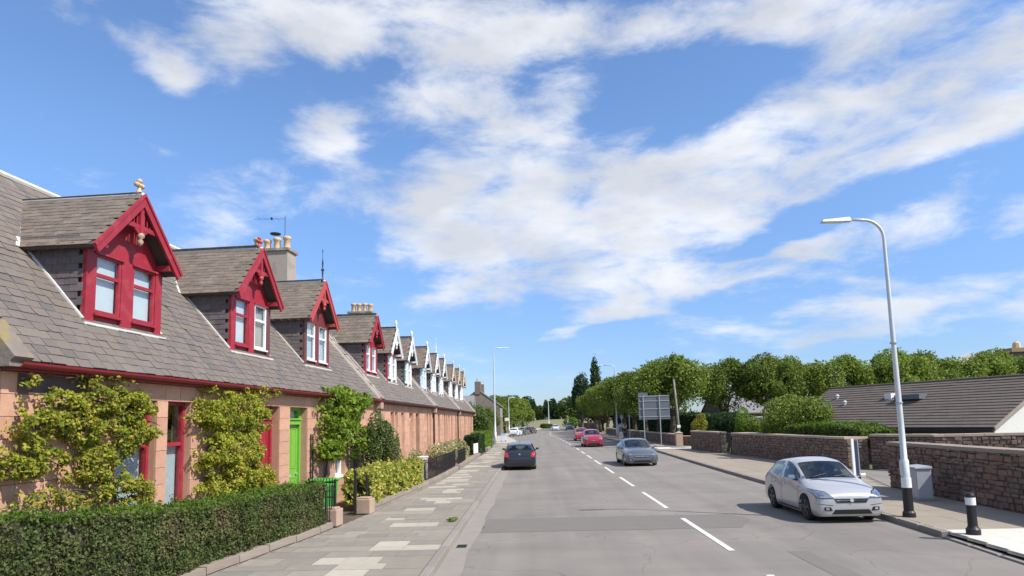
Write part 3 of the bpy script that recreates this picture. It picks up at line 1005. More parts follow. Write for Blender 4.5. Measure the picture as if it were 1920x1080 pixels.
def dormer(t, yc, pal, hw=1.02, zs=4.40, detail=2, up_=0.0):
    """pal: barge, panel, (left jamb, right jamb), (left frame, right frame), backing, finial kind, ridge material"""
    f = EAVE_X - (zs - EAVE_Z) / 1.15
    ze, za, he = zs + 1.25 + up_ * .5, zs + 2.5 + up_, hw + .18
    tan = (za - ze) / he
    xr = lambda z: EAVE_X - (z - EAVE_Z) / 1.15
    # body with slate-hung cheeks
    b = MB()
    zt = ze + .14
    b.prism([(f - .14, yc - hw + .02, zs - .10), (f - .14, yc - hw + .02, zt), (xr(zt), yc - hw + .02, zt)], (0, 2 * hw - .04, 0))
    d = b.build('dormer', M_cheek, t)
    # front: jambs, centre post, head panel, apron
    jl, jr = pal['jambs']
    jw, mw_ = .20, .30
    ww = (2 * hw - 2 * jw - mw_) / 2
    zw0, zw1 = zs + .16, zs + 1.22 + up_ * .5
    MB().box(f - .06, f + .03, yc - hw, yc - hw + jw, zs - .04, zw1).build('corner_post', jl, d)
    MB().box(f - .06, f + .03, yc + hw - jw, yc + hw, zs - .04, zw1).build('corner_post', jr, d)
    MB().box(f - .06, f + .025, yc - mw_ / 2, yc + mw_ / 2, zs - .04, zw1).build('centre_post', pal['post'], d)
    for s0, m_ in ((yc - hw + jw, jl), (yc + mw_ / 2, jr)):
        MB().box(f - .06, f - .02, s0, s0 + ww, zs - .04, zs + .12).build('apron_board', m_, d)
    top = lambda y: za - abs(y - yc) * tan - .16
    g = MB()
    g.prism([(f - .06, yc - hw, zw1), (f - .06, yc + hw, zw1), (f - .06, yc + hw, top(yc + hw)), (f - .06, yc, top(yc)), (f - .06, yc - hw, top(yc - hw))], (.05, 0, 0))
    g.build('gable_panel', pal['panel'], d)
    for i, s0 in enumerate((yc - hw + jw, yc + mw_ / 2)):
        fm = pal['frames'][i]
        wf = MB()
        x0, x1 = f - .05, f + .012
        e = .055
        wf.box(x0, x1, s0 + .002, s0 + e, zw0 - .04, zw1 - .002)
        wf.box(x0, x1, s0 + ww - e, s0 + ww - .002, zw0 - .04, zw1 - .002)
        wf.box(x0, x1, s0 + e, s0 + ww - e, zw1 - e, zw1 - .002)
        wf.box(x0, x1, s0 + e, s0 + ww - e, zw0 - .04, zw0 + e)
        zm = zw0 + (zw1 - zw0) * .64
        wf.box(x0, x1 - .005, s0 + e, s0 + ww - e, zm - .03, zm + .03)
        wf.build('window_frame', fm, d)
        MB().box(f - .04, f - .03, s0 + e, s0 + ww - e, zw0 + e, zm - .03).build('pane', M_glass, d)
        MB().box(f - .026, f - .016, s0 + e, s0 + ww - e, zm + .03, zw1 - e).build('pane', M_glass, d)
        bk = pal['back'][i]
        MB().box(f - .12, f - .10, s0 + .02, s0 + ww - .02, zw0, zw1 - .02).build('blind' if bk is M_blind else 'curtain', bk, d)
        MB().box(f + .012, f + .075, s0 - .01, s0 + ww + .01, zw0 - .05, zw0 - .012).build('window_sill', fm, d)
        MB().box(f + .03, f + .06, s0 - .03, s0 + ww + .03, zw1 - .02, zw1 + .015).build('drip_board', pal['panel'], d)
    # roof slopes
    xf = f + .27
    th = .06
    for sy in (-1, 1):
        nrm = Vector((0, sy * tan, 1)).normalized() * -th
        p = [(xf, yc + sy * he, ze), (xf, yc, za), (xr(za) - .05, yc, za), (xr(ze) - .05, yc + sy * he, ze)]
        MB().prism(p, nrm).build('roof_slope', M_roofbase, d)
    sl = Slates()
    slen = math.hypot(he, za - ze)
    ex_d = .125 if detail == 2 else .18
    for sy in (-1, 1):
        en = Vector((0, sy * tan, 1)).normalized()
        ed = Vector((0, sy * he, ze - za)).normalized()   # down the slope
        n = int(slen / ex_d)
        for r in range(n + 1):
            sdist = slen - r * ex_d
            c0 = Vector((0, yc, za)) + ed * (sdist - .09)
            zc = za + (ze - za) * sdist / slen
            x = xf - (0 if r % 2 else .09)
            xe = xr(zc) - .05
            w_ = .19
            while x - xe > .02:
                ww_ = min(w_, x - xe)
                sl.put((x - ww_ / 2, c0.y, c0.z) + Vector() if False else Vector((x - ww_ / 2, c0.y, c0.z)) + en * .002, ed, (1, 0, 0), en, .20, ww_ - .006, .008 + rr.uniform(0, .006), .05)
                x -= ww_
    tag(sl.b.build('roof_slates', M_slate2, d), kind='stuff')
    # cheeks
    sl = Slates()
    for sy in (-1, 1):
        y0 = yc + sy * (hw + .002)
        z = zs + .02
        r = 0
        while z < zt - .02:
            x = f - .02 - (.09 if r % 2 else 0)
            xe = xr(z + .06)
            while x - xe > .03:
                w_ = min(.24, x - xe)
                sl.put((x - w_ / 2, y0, z + .07), (0, 0, -1), (1, 0, 0), (0, sy, 0), .15, w_ - .008, .008 + rr.uniform(0, .006), .07)
                x -= w_
            z += .12
            r += 1
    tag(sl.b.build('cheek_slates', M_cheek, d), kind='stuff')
    # barge boards
    bm_ = pal['barge']
    for sy in (-1, 1):
        a = Vector((xf + .02, yc, za + .03))
        e_ = Vector((xf + .02, yc + sy * (he + .03), ze - .0))
        dd = (e_ - a).normalized()
        nn = Vector((0, sy * tan, 1)).normalized()
        p = [a, e_, e_ - nn * .17, a - Vector((0, 0, .17 * math.hypot(1, tan)))]
        MB().prism([q - Vector((.02, 0, 0)) for q in p], (.045, 0, 0)).build('barge_board', bm_, d)
        MB().prism([a + nn * .012 + Vector((.026, 0, 0)), e_ + nn * .012 + Vector((.026, 0, 0)), e_ - nn * .05 + Vector((.026, 0, 0)), a - Vector((.0, 0, .05)) + Vector((.026, 0, 0))], (.02, 0, 0)).build('barge_moulding', bm_, d)
        # purlin bracket under the eave
        MB().box(f, xf, yc + sy * (hw - .12) - .05, yc + sy * (hw - .12) + .05, ze + .02, ze + .12).build('bracket', bm_, d)
    zb = za - .62
    hb = (za - zb) / tan - .16
    MB().box(xf - .045, xf, yc - hb, yc + hb, zb - .04, zb + .045).build('tie_beam', bm_, d)
    kp = MB().box(xf - .05, xf + .012, yc - .045, yc + .045, zb - .16, za - .18)
    kp.build('king_post', bm_, d)
    if detail > 0:
        MB().lathe([(.005, -.20), (.045, -.16), (.055, -.11), (.03, -.06), (.07, -.03), (.07, 0.02), (.04, .05)], (xf - .02, yc, zb - .15), 10).build('pendant', pal.get('pend', bm_), d, smooth=True)
        for sy in (-1, 1):
            MB().prism([(xf - .04, yc + sy * .045, zb - .04), (xf - .04, yc + sy * .2, zb - .04), (xf - .04, yc + sy * .045, zb - .15)], (.035, 0, 0)).build('curved_brace', bm_, d)
        for k in range(5):
            for sy in (-1, 1):
                yy = yc + sy * (.10 + .085 * k)
                zt_ = za - .20 - abs(yy - yc) * tan
                if zt_ > zb + .08 and k < 4:
                    MB().box(xf - .035, xf - .02, yy - .012, yy + .012, zb + .045, zt_).build('spindle', bm_, d)
    # rafter ends below the side eaves
    for sy in (-1, 1):
        x = f - .12
        while x > xr(ze) + .15:
            MB().box(x - .03, x + .03, yc + sy * hw + (0 if sy > 0 else -.17), yc + sy * hw + (.17 if sy > 0 else 0), ze - .03, ze + .05).build('rafter_end', pal.get('raft', M_darkred), d)
            x -= .27
    # ridge and flashings
    rm = pal.get('ridge', M_leadw)
    MB().tube([(xf + .01, yc, za + .02), (xr(za) - .03, yc, za + .02)], .045, 8).build('ridge_roll', rm, d)
    for sy in (-1, 1):
        p0 = Vector((xr(za), yc, za + .012))
        p1 = Vector((xr(ze) + .02, yc + sy * he, ze + .012))
        MB().bar(p0 + Vector((-.02, 0, .01)), p1, .13, .02, (.6, 0, .8)).build('valley_flashing', rm, d)
    for sy in (-1, 1):
        y0 = yc + sy * (hw + .035)
        a = Vector(roofp((EAVE_X - f) / CT - .0, y0, .03))
        e_ = Vector(roofp((EAVE_X - xr(ze)) / CT, y0, .03))
        MB().bar(a, e_, .05, .035, (ST, 0, CT)).build('cheek_flashing', pal.get('flash', M_leadw), d)
    MB().box(f + .0, f + .10, yc - hw - .08, yc + hw + .08, zs - .10, zs - .045).build('front_flashing', M_leadw, d)
    k = pal.get('finial')
    if k == 'cross':
        fb = MB().lathe([(.06, 0), (.05, .05), (.03, .08), (.03, .12)], (xf - .08, yc, za + .04), 10)
        for (dy, dz) in ((0, .25), (-.07, .17), (.07, .17), (0, .17)):
            fb.lathe([(.01, -.05), (.045, -.03), (.055, 0), (.045, .03), (.01, .05)], (xf - .08, yc + dy, za + .04 + dz), 8)
        fb.build('finial', pal['fin_m'], d, smooth=True)
    elif k == 'spike':
        MB().lathe([(.06, 0), (.05, .08), (.02, .12), (.035, .3), (.02, .34), (.06, .40), (.02, .46), (.03, .62), (.008, .8), (.008, 1.0), (.02, 1.03), (.003, 1.12)], (xf - .08, yc, za), 8).build('finial', pal['fin_m'], d, smooth=True)
    elif k == 'knob':
        MB().lathe([(.06, 0), (.05, .1), (.03, .15), (.06, .22), (.055, .3), (.01, .42)], (xf - .03, yc, za), 8).build('finial', pal['fin_m'], d, smooth=True)
    return d


def chimney(t, x0, x1, y0, y1, z0, z1, pots, m=M_render, aerial=False, axis='x'):
    c = MB().box(x0, x1, y0, y1, z0, z1).build('chimney', m, t)
    MB().box(x0 - .07, x1 + .07, y0 - .07, y1 + .07, z1, z1 + .10).build('chimney_cope', M_skew, c)
    for i in range(pots):
        fr = (i + .5) / pots
        px, py = (x0 + (x1 - x0) * fr, (y0 + y1) / 2) if axis == 'x' else ((x0 + x1) / 2, y0 + (y1 - y0) * fr)
        h = rr.uniform(.42, .58)
        MB().lathe([(.15, 0), (.135, .05), (.125, h - .14), (.16, h - .11), (.165, h - .03), (.14, h), (.10, h), (.10, h - .2)], (px, py, z1 + .10), 14).build('chimney_pot', M_pot, c, smooth=True)
    return c


def cottage(name, label, D0, D1, X0, X1, ops, doors, dormers, gutter_m, pieces=True, skew_near=None, skew_far=None, group='terraced cottages in the row on the left', gable_far=False, zoff=0.0):
    """D0..D1 along the street; X0,X1 the facade line at both ends"""
    o = Vector((X0, D0, 0))
    W = math.hypot(X1 - X0, D1 - D0)
    rz = -math.atan2(X1 - X0, D1 - D0)
    t = thing(name, label, 'cottage', (X0, D0, 0), rz, group)
    # walls
    allops = [o_[:4] for o_ in ops] + [d_[:4] for d_ in doors]
    b = MB()
    for a, c, e, g in cells(0, W, 0, 3.42, allops):
        b.box(-.38, 0, a, c, e, g)
    b.box(-6.9, -6.5, 0, W, 0, 3.4)
    # gables at both ends
    for yy in (0, W - .3):
        b.prism([(-.40, yy, 0), (-.40, yy, 3.42), (RIDGE_X, yy, RIDGE_Z - .55), (-6.48, yy, 3.42), (-6.48, yy, 0)], (0, .3, 0))
    b.build('wall', M_sandj if pieces else M_sand, t)
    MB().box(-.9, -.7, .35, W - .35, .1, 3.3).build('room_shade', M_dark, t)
    # coursed sandstone on the front
    course = .305
    rb = random.Random(int(D0 * 10))
    far_ = MB()
    sb = unit('stone_block', M_sand, .03)
    for r in range(11):
        z0, z1 = r * course, (r + 1) * course
        z1_ = min(z1, 3.36)
        segs = [(0.0, W)]
        for (a, c, e, g) in allops:
            if e < z1 - .02 and g > z0 + .02:
                ns = []
                for s0, s1 in segs:
                    if c <= s0 or a >= s1:
                        ns.append((s0, s1))
                    else:
                        if a > s0:
                            ns.append((s0, a))
                        if c < s1:
                            ns.append((c, s1))
                segs = ns
        for s0, s1 in segs:
            if s1 - s0 < .04:
                continue
            y = s0
            first = True
            while y < s1 - .02:
                wd = rb.uniform(.45, .85) if not first else rb.choice([.3, .5, .7])
                if s1 - y - wd < .25:
                    wd = s1 - y
                first = False
                if pieces:
                    th = .03 + rb.uniform(0, .006)
                    obj('stone_block', sb, t, (th / 2 - .002, y + wd / 2, (z0 + z1_) / 2), (0, 0, 0), (th, wd - .008, z1_ - z0 - .008))
                else:
                    far_.box(-.002, .028 + rb.uniform(0, .006), y + .004, y + wd - .004, z0 + .004, z1_ - .004)
                y += wd
    if not pieces:
        tag(far_.build('stone_blocks', M_sand, t), kind='stuff')
    for (a, c, e, g, *rest) in ops:
        fm, bk = rest[0], rest[1]
        add_window(t, a, c, e, g, fm, bk, sash=.62, sill_m=rest[2] if len(rest) > 2 else None)
    for (a, c, e, g, *rest) in doors:
        add_door(t, a, c, e, g, rest[0], rest[1], label=rest[2] if len(rest) > 2 else None)
        MB().box(-.36, .12, a - .05, c + .05, .02, .17).build('door_step', M_palestone, t)
    # roof
    rf = MB()
    rf.hexa([roofp(0, .0, -.12), roofp(0, W, -.12), roofp(SLOPE, W, -.12), roofp(SLOPE, 0, -.12), roofp(0, 0, -.01), roofp(0, W, -.01), roofp(SLOPE, W, -.01), roofp(SLOPE, 0, -.01)])
    rf.prism([(RIDGE_X, 0, RIDGE_Z - .02), (RIDGE_X, W, RIDGE_Z - .02), (-6.9, W, 3.45), (-6.9, 0, 3.45)], (-.06, 0, -.08))
    ro = rf.build('roof', M_roofbase, t)
    expo, sw = .178, .245
    nrow = int(SLOPE / expo)
    cnt = 0
    far_s = Slates()
    ex = (CT, 0, -ST)
    en = (ST, 0, CT)
    for r in range(nrow):
        s = r * expo + .12
        y = (0 if r % 2 else -.15)
        while y < W:
            wd = sw * rb.uniform(.82, 1.18)
            a, c = max(y, 0), min(y + wd, W)
            y += wd
            if c - a < .06:
                continue
            ym = (a + c) / 2
            skip = False
            for dm in dormers:
                yc, hw, zs = dm[0], dm[2], dm[3]
                f = EAVE_X - (zs - EAVE_Z) / 1.15
                sf = (EAVE_X - f) / CT
                z_here = EAVE_Z + s * ST
                ze, za = zs + 1.25 + (dm[5] if len(dm) > 5 else 0) * .5, zs + 2.5 + (dm[5] if len(dm) > 5 else 0)
                if s > sf + .05 and abs(ym - yc) < hw - .1 and z_here < ze:
                    skip = True
                elif z_here >= ze and abs(ym - yc) < (za - z_here) / (za - ze) * (hw + .18) - .08:
                    skip = True
            if skip:
                continue
            L_ = expo + .11
            sj = s + rb.uniform(-.012, .012)
            if pieces and cnt < 290:
                so_ = obj('slate', rb.choice(SLATE_ME), ro, roofp(sj, ym, .004), (rb.uniform(-.012, .012), TH - .055 + rb.uniform(-.012, .012), rb.uniform(-.02, .02)), (L_, c - a - .006, rb.uniform(.010, .018)))
                cnt += 1
            else:
                far_s.put(roofp(sj, ym, .004), ex, (0, 1, 0), en, L_, c - a - .006, rb.uniform(.008, .016), .045)
    if far_s.b.v:
        tag(far_s.b.build('roof_slates', M_slate, ro), kind='stuff')
    MB().tube([(RIDGE_X, 0, RIDGE_Z + .02), (RIDGE_X, W, RIDGE_Z + .02)], .07, 8).build('ridge', M_cream, t)
    # gutter, half round, with fascia
    g = MB()
    n = 7
    pr = [(EAVE_X + .07 + .075 * math.cos(math.pi * k / n), -.075 * math.sin(math.pi * k / n)) for k in range(n + 1)]
    pi_ = [(EAVE_X + .07 + .062 * math.cos(math.pi * k / n), -.062 * math.sin(math.pi * k / n)) for k in range(n, -1, -1)]
    g.prism([(x, 0, EAVE_Z - .035 + z) for x, z in pr + pi_], (0, W, 0))
    go = g.build('gutter', gutter_m, t)
    MB().box(.02, .19, 0, W, EAVE_Z - .14, EAVE_Z - .035).build('fascia', gutter_m, go)
    for dm in dormers:
        dormer(t, dm[0], dm[1], dm[2], dm[3], dm[4], dm[5] if len(dm) > 5 else 0.0)
    for sk, yy in ((skew_near, .0), (skew_far, W)):
        if not sk:
            continue
        m1 = M_moss if sk == 'moss' else M_skew
        hh = MB()
        n_ = 7
        for k in range(n_):
            s0, s1 = -.08 + (SLOPE + .15) * k / n_, -.12 + (SLOPE + .15) * (k + 1) / n_ - .012
            hh.hexa([roofp(s0, yy - .16, -.05), roofp(s0, yy + .16, -.05), roofp(s1, yy + .16, -.05), roofp(s1, yy - .16, -.05), roofp(s0, yy - .16, .13), roofp(s0, yy + .16, .13), roofp(s1, yy + .16, .13), roofp(s1, yy - .16, .13)])
        so_ = hh.build('skew', m1, t)
        fl = MB().hexa([roofp(.0, yy - .20, .0), roofp(.0, yy - .161, .0), roofp(SLOPE, yy - .161, .0), roofp(SLOPE, yy - .20, .0), roofp(.0, yy - .20, .10), roofp(.0, yy - .161, .10), roofp(SLOPE, yy - .161, .10), roofp(SLOPE, yy - .20, .10)])
        if sk != 'moss':
            fl.build('skew_fillet', M_cream, so_)
        MB().box(-.15, .28, yy - .165, yy + .165, EAVE_Z - (.10 if sk == 'moss' else .36), EAVE_Z + .02).build('skew_putt', m1 if sk == 'moss' else M_palestone, so_)
    return t


def Xg(D):
    return float(np.interp(D, [5, 8.2, 25.05, 37, 49, 61, 80], [-7.12, -6.92, -5.87, -5.56, -5.52, -5.46, -5.45])) - .2


def P(barge, panel, jambs, post, frames, back, finial=None, fin_m=None, **k):
    d = dict(barge=barge, panel=panel, jambs=jambs, post=post, frames=frames, back=back, finial=finial, fin_m=fin_m)
    d.update(k)
    return d


red = P(M_red, M_red, (M_red, M_red), M_red, (M_red, M_red), (M_blind, M_blind), 'cross', M_pot, pend=M_palestone)
red2 = P(M_red, M_red, (M_red, M_brown), M_red, (M_red, M_white), (M_blind, M_curtain), 'cross', M_red2, pend=M_red2)
red3 = P(M_red2, M_darkred, (M_brown, M_darkred), M_darkred, (M_white, M_white), (M_net, M_net), 'spike', M_iron, pend=M_red2, raft=M_palestone)
red4 = P(M_red, M_red, (M_red, M_red), M_red, (M_white, M_white), (M_net, M_net))
wr = P(M_white, M_darkred, (M_red, M_white), M_white, (M_white, M_white), (M_net, M_net), 'knob', M_white)
wg = P(M_white, M_green, (M_green, M_white), M_white, (M_white, M_white), (M_net, M_net), 'knob', M_white)
wb = P(M_white, M_pblue, (M_pblue, M_pblue), M_pblue, (M_pblue, M_white), (M_net, M_net), 'knob', M_white, raft=M_white)
ww_ = P(M_white, M_white, (M_white, M_white), M_white, (M_white, M_white), (M_net, M_net), 'spike', M_white, raft=M_white)
ww2 = P(M_white, M_cream2, (M_pblue, M_white), M_white, (M_white, M_white), (M_net, M_net), 'knob', M_white, raft=M_white)
wc = P(M_cream2, M_white, (M_white, M_white), M_white, (M_white, M_white), (M_net, M_net), 'knob', M_cream2, raft=M_cream2)

WZ0, WZ1 = .915, 3.05


def loc_(D0, *vals):
    return [v_ - D0 for v_ in vals]


def ap(L_):
    """true length along the facade for a depth interval (the facade is 3.6 degrees off the street)"""
    return L_


D = 8.45
k = 1.002
cottage('cottage', 'nearest pink sandstone cottage, all-red dormer with white blinds, rambling rose on its wall', 8.45, 13.9, Xg(8.45), Xg(13.9),
        [(2.25, 3.30, WZ0, WZ1, M_red, M_net), (3.62, 4.38, WZ0, WZ1, M_red, M_net)], [],
        [(3.16, red, 1.02, 4.40, 2)], M_gutred, skew_near='moss')
cottage('cottage', 'pink sandstone cottage with red door beside lime green door, red dormer with one white window', 13.9, 18.75, Xg(13.9), Xg(18.75),
        [], [(1.62, 2.84, 0.16, WZ1, M_red, M_red, 'red panelled door'), (3.46, 4.62, 0.16, WZ1, M_lime, M_lime, 'lime green panelled door')],
        [(2.45, red2, 1.02, 4.42, 2, .22)], M_gutred)
tc_ = cottage('cottage', 'pink sandstone cottage hung with wisteria, white windows, brown-faced dormer under faded red barge boards', 18.75, 25.0, Xg(18.75), Xg(25),
              [(1.95, 2.85, WZ0, WZ1, M_white, M_net, M_white), (3.32, 4.10, WZ0, WZ1, M_white, M_net, M_white)], [],
              [(2.0, red3, 1.02, 4.46, 2, .26)], M_gutred, skew_far='stone')
cottage('cottage', 'sandstone cottage just past the first roof step, dark red dormer with white sashes', 25.0, 28.75, Xg(25), Xg(28.75),
        [(2.3, 2.85, WZ0, WZ1, M_white, M_net), (3.1, 3.6, WZ0, WZ1, M_white, M_net)], [], [(2.15, red4, .92, 4.62, 1)], M_brown, pieces=False)
cottage('cottage', 'sandstone cottage with white front door and white barge boards over a red dormer corner', 28.75, 32.2, Xg(28.75), Xg(32.2),
        [(.5, 1.1, WZ0, WZ1, M_white, M_net)], [(2.2, 3.1, .16, WZ1, M_white, M_white)], [(1.55, wr, .92, 4.50, 1)], M_brown, pieces=False)
cottage('cottage', 'sandstone cottage with black door and dark green dormer corner under white barge boards', 32.2, 37.0, Xg(32.2), Xg(37),
        [(3.1, 3.6, WZ0, WZ1, M_white, M_net), (3.9, 4.4, WZ0, WZ1, M_white, M_net)], [(.25, 1.15, .16, WZ1, M_black, M_black)], [(1.5, wg, .90, 4.48, 1)], M_brown, pieces=False, skew_far='stone')
cottage('cottage', 'sandstone cottage with pale blue dormer, fourth dormer after the last red one', 37.0, 40.1, Xg(37), Xg(40.1),
        [(2.2, 2.9, WZ0, WZ1, M_darkred, M_net)], [], [(1.0, wb, .90, 4.45, 1)], M_brown, pieces=False)
cottage('cottage', 'sandstone cottage with all-white dormer carrying a tall white spike finial', 40.1, 43.4, Xg(40.1), Xg(43.4),
        [(1.6, 2.3, WZ0, WZ1, M_darkred, M_net)], [(2.6, 3.25, .16, WZ1, M_white, M_white)], [(1.5, ww_, .90, 4.42, 1)], M_brown, pieces=False)
cottage('cottage', 'sandstone cottage with white dormer directly before the second pale roof step', 43.4, 49.0, Xg(43.4), Xg(49),
        [(1.9, 2.5, WZ0, WZ1, M_darkred, M_net)], [(.35, 1.25, .16, WZ1, M_white, M_white), (4.2, 5.0, .16, WZ1, M_darkred, M_white)], [(1.6, ww2, .90, 4.42, 1)], M_brown, pieces=False, skew_far='stone')
cottage('cottage', 'sandstone cottage with cream dormer, third from the far end of the row', 49.0, 52.4, Xg(49), Xg(52.4),
        [(1.3, 2.0, WZ0, WZ1, M_white, M_net)], [], [(1.0, wc, .90, 4.42, 1)], M_brown, pieces=False)
cottage('cottage', 'sandstone cottage with cream dormer, second from the far end of the row', 52.4, 55.6, Xg(52.4), Xg(55.6),
        [(1.3, 2.0, WZ0, WZ1, M_darkred, M_net)], [], [(1.4, wc, .90, 4.42, 1)], M_brown, pieces=False)
cottage('cottage', 'last sandstone cottage of the row, its dormer nearest the grey stone house', 55.6, 61.0, Xg(55.6), Xg(61),
        [(1.2, 1.8, WZ0, WZ1, M_white, M_net), (3.6, 4.4, WZ0, WZ1, M_darkred, M_net)], [(2.4, 3.1, .16, WZ1, M_darkred, M_white)], [(1.7, wc, .90, 4.42, 1)], M_brown, pieces=False, skew_far='stone')

# chimneys belong to the houses whose gable they stand on
ch = chimney(tc_, -5.2, -3.55, 6.15 - .0, 6.95, 5.5, 9.55, 4)
MB().lathe([(.02, 0), (.20, .02), (.22, .06), (.02, .09)], (-4.25, 6.55, 10.32), 12).build('chimney_cowl', M_black, ch)
a_ = MB()
a_.tube([(-3.85, 6.55, 9.6), (-3.85, 6.55, 11.1)], .011, 5)
a_.tube([(-3.85, 6.55, 10.98), (-5.0, 6.2, 10.92)], .007, 5)
for k in range(4):
    x = -4.15 - k * .22
    a_.tube([(x, 6.5 - k * .07 - .2, 10.97), (x, 6.5 - k * .07 + .2, 10.97)], .004, 4)
a_.lathe([(.01, -.07), (.05, 0), (.01, .07)], (-4.35, 6.4, 10.97), 8)
a_.build('roof_aerial', M_iron, ch)
hb_ = [o_ for o_ in bpy.data.objects if o_.name.startswith('cottage') and o_.parent is None]
chimney(hb_[2], -4.9, -3.9, 3.4, 4.1, 5.5, 8.15, 4)
chimney(hb_[5], -4.6, -3.3, 4.1, 5.0, 5.5, 8.9, 4)
chimney(hb_[8], -4.4, -3.3, 4.9, 5.7, 5.5, 8.2, 3)
# downpipes
for hi, yy, m_ in ((3, .32, M_black), (6, .25, M_black), (8, 5.45, M_black)):
    b = MB().tube([(.24, yy, 3.42), (.09, yy, 3.2), (.09, yy, .15)], .045, 8)
    b.build('downpipe', m_, hb_[hi])
# thin dark panel laid over the stone above the rose
MB().box(.034, .040, .25, 1.55, 3.06, 3.34).build('dark_stone', mat('dark_stone', (.11, .075, .07), .95, var=.2), hb_[0])
# trellis by the green door
tr_ = MB()
for yy in (4.80, 4.95):
    tr_.box(.05, .075, yy - .012, yy + .012, .2, 2.3)
for k in range(11):
    tr_.box(.076, .09, 4.75, 5.0, .3 + k * .19, .325 + k * .19)
tr_.build('trellis', M_blkpl, hb_[1])

# ------------------------------------------------------------------ climbers on the front of the near cottages
FO = Vector((Xg(8.45), 8.45, 0))
FB = Vector((Xg(25.0), 25.0, 0))
FU = (FB - FO).normalized()
FN = Vector((FU.y, -FU.x, 0))


def facade(y, x, z):
    return FO + FU * y + FN * x + Vector((0, 0, z))


def climber(name, label, cat, blobs, leaf, n_per, thick, size, stems, seed, x0=.06):
    rs = np.random.RandomState(seed)
    rnd = random.Random(seed)
    y0, = (min(b[0] for b in blobs),)
    base = facade(blobs[0][0], .1, 0.12)
    t = thing(name, label, cat, tuple(base))
    P = []
    for (y, z, ry, rz, w) in blobs:
        ry, rz = ry * .85, rz * .92
        n = int(n_per * ry * rz * 3.14 * w)
        a = rs.uniform(0, 2 * math.pi, n)
        r = np.sqrt(rs.uniform(0, 1, n)) * (1 + .18 * np.sin(a * 5 + y * 7) + .14 * np.sin(a * 11 + z * 5)) + np.abs(rs.normal(0, .10, n))
        yy = y + ry * r * np.cos(a)
        zz = z + rz * r * np.sin(a)
        dome = np.sqrt(np.clip(1.15 - r * r, .08, 1.2))
        xx = x0 + thick * dome * rs.uniform(.15, 1, n)
        for q in range(n):
            # clumps: drop leaves where the noise is low
            nz = mnoise.noise(Vector((yy[q] * 3.9, zz[q] * 3.9, seed)))
            if nz < -.10 and rs.rand() < .95:
                continue
            xx[q] += max(0, nz) * thick * .9
            if zz[q] < .2:
                continue
            P.append(facade(yy[q], xx[q], zz[q]))
    P = np.array([tuple(p - base) for p in P])
    nr = np.tile(np.array([FN.x * .7, FN.y * .7 - .1, .55]), (len(P), 1))
    obj('foliage', leaf_mesh('foliage', P, size, leaf, nr, .45), t)
    b = MB()
    for pts in stems:
        pp = [facade(*p) - base for p in pts]
        b.tube(pp, [.035 - .02 * i / max(1, len(pp) - 1) for i in range(len(pp))], 6)
    # thin twigs to the clumps
    for (y, z, ry, rz, w) in blobs:
        for k in range(5):
            a = rnd.uniform(0, 6.28)
            ye, ze = y + ry * .9 * math.cos(a), z + rz * .9 * math.sin(a)
            b.tube([facade(y, .06, z) - base, facade((y + ye) / 2, .06 + thick * .5, (z + ze) / 2 + .04) - base, facade(ye, .08 + thick * .6, ze) - base], [.014, .010, .005], 4, cap=False)
    b.build('stem', M_stem, t)
    return t


ROSE1 = [(0.25, 2.17, 0.41, 0.26, 1), (0.48, 2.6, 0.5, 0.28, 1), (0.84, 2.89, 0.59, 0.23, 1), (1.58, 3.01, 0.86, 0.27, 1), (2.33, 2.92, 0.66, 0.3, 1), (1.28, 2.55, 0.65, 0.24, 1), (2.16, 2.45, 0.7, 0.39, 1), (1.59, 1.97, 0.51, 0.33, 1), (2.1, 1.51, 0.69, 0.34, 1), (0.56, 2.12, 0.42, 0.22, 1), (1.03, 1.63, 0.41, 0.2, 0.6), (2.69, 2.67, 0.42, 0.41, 1), (1.68, 3.33, 1.06, 0.08, 0.25), (0.28, 3.22, 0.12, 0.1, 0.7), (0.01, 2.05, 0.24, 0.15, 1), (0.46, 1.58, 0.45, 0.15, 0.3), (2.62, 1.41, 0.48, 0.31, 0.7)]
ROSE2 = [(5.81, 2.9, 1.65, 0.49, 1), (4.95, 2.12, 0.6, 0.66, 1), (5.85, 1.97, 1.26, 0.76, 1), (6.59, 1.32, 1.25, 0.49, 1), (7.34, 2.54, 0.83, 0.54, 1), (5.44, 1.26, 1.07, 0.28, 1), (7.03, 3.37, 1.48, 0.13, 0.3), (7.38, 1.38, 0.78, 0.51, 1), (4.66, 2.78, 0.35, 0.43, 1)]
WIST = [(11.76, 3.07, 2.05, 0.56, 1), (13.22, 3.33, 1.25, 0.32, 1), (11.11, 2.5, 1.53, 0.45, 1), (10.71, 2.0, 0.98, 0.53, 1), (10.24, 1.72, 0.69, 0.36, 1), (12.48, 2.23, 1.26, 0.37, 1), (11.18, 3.5, 1.2, 0.23, 1), (12.88, 1.79, 0.7, 0.45, 0.6)]

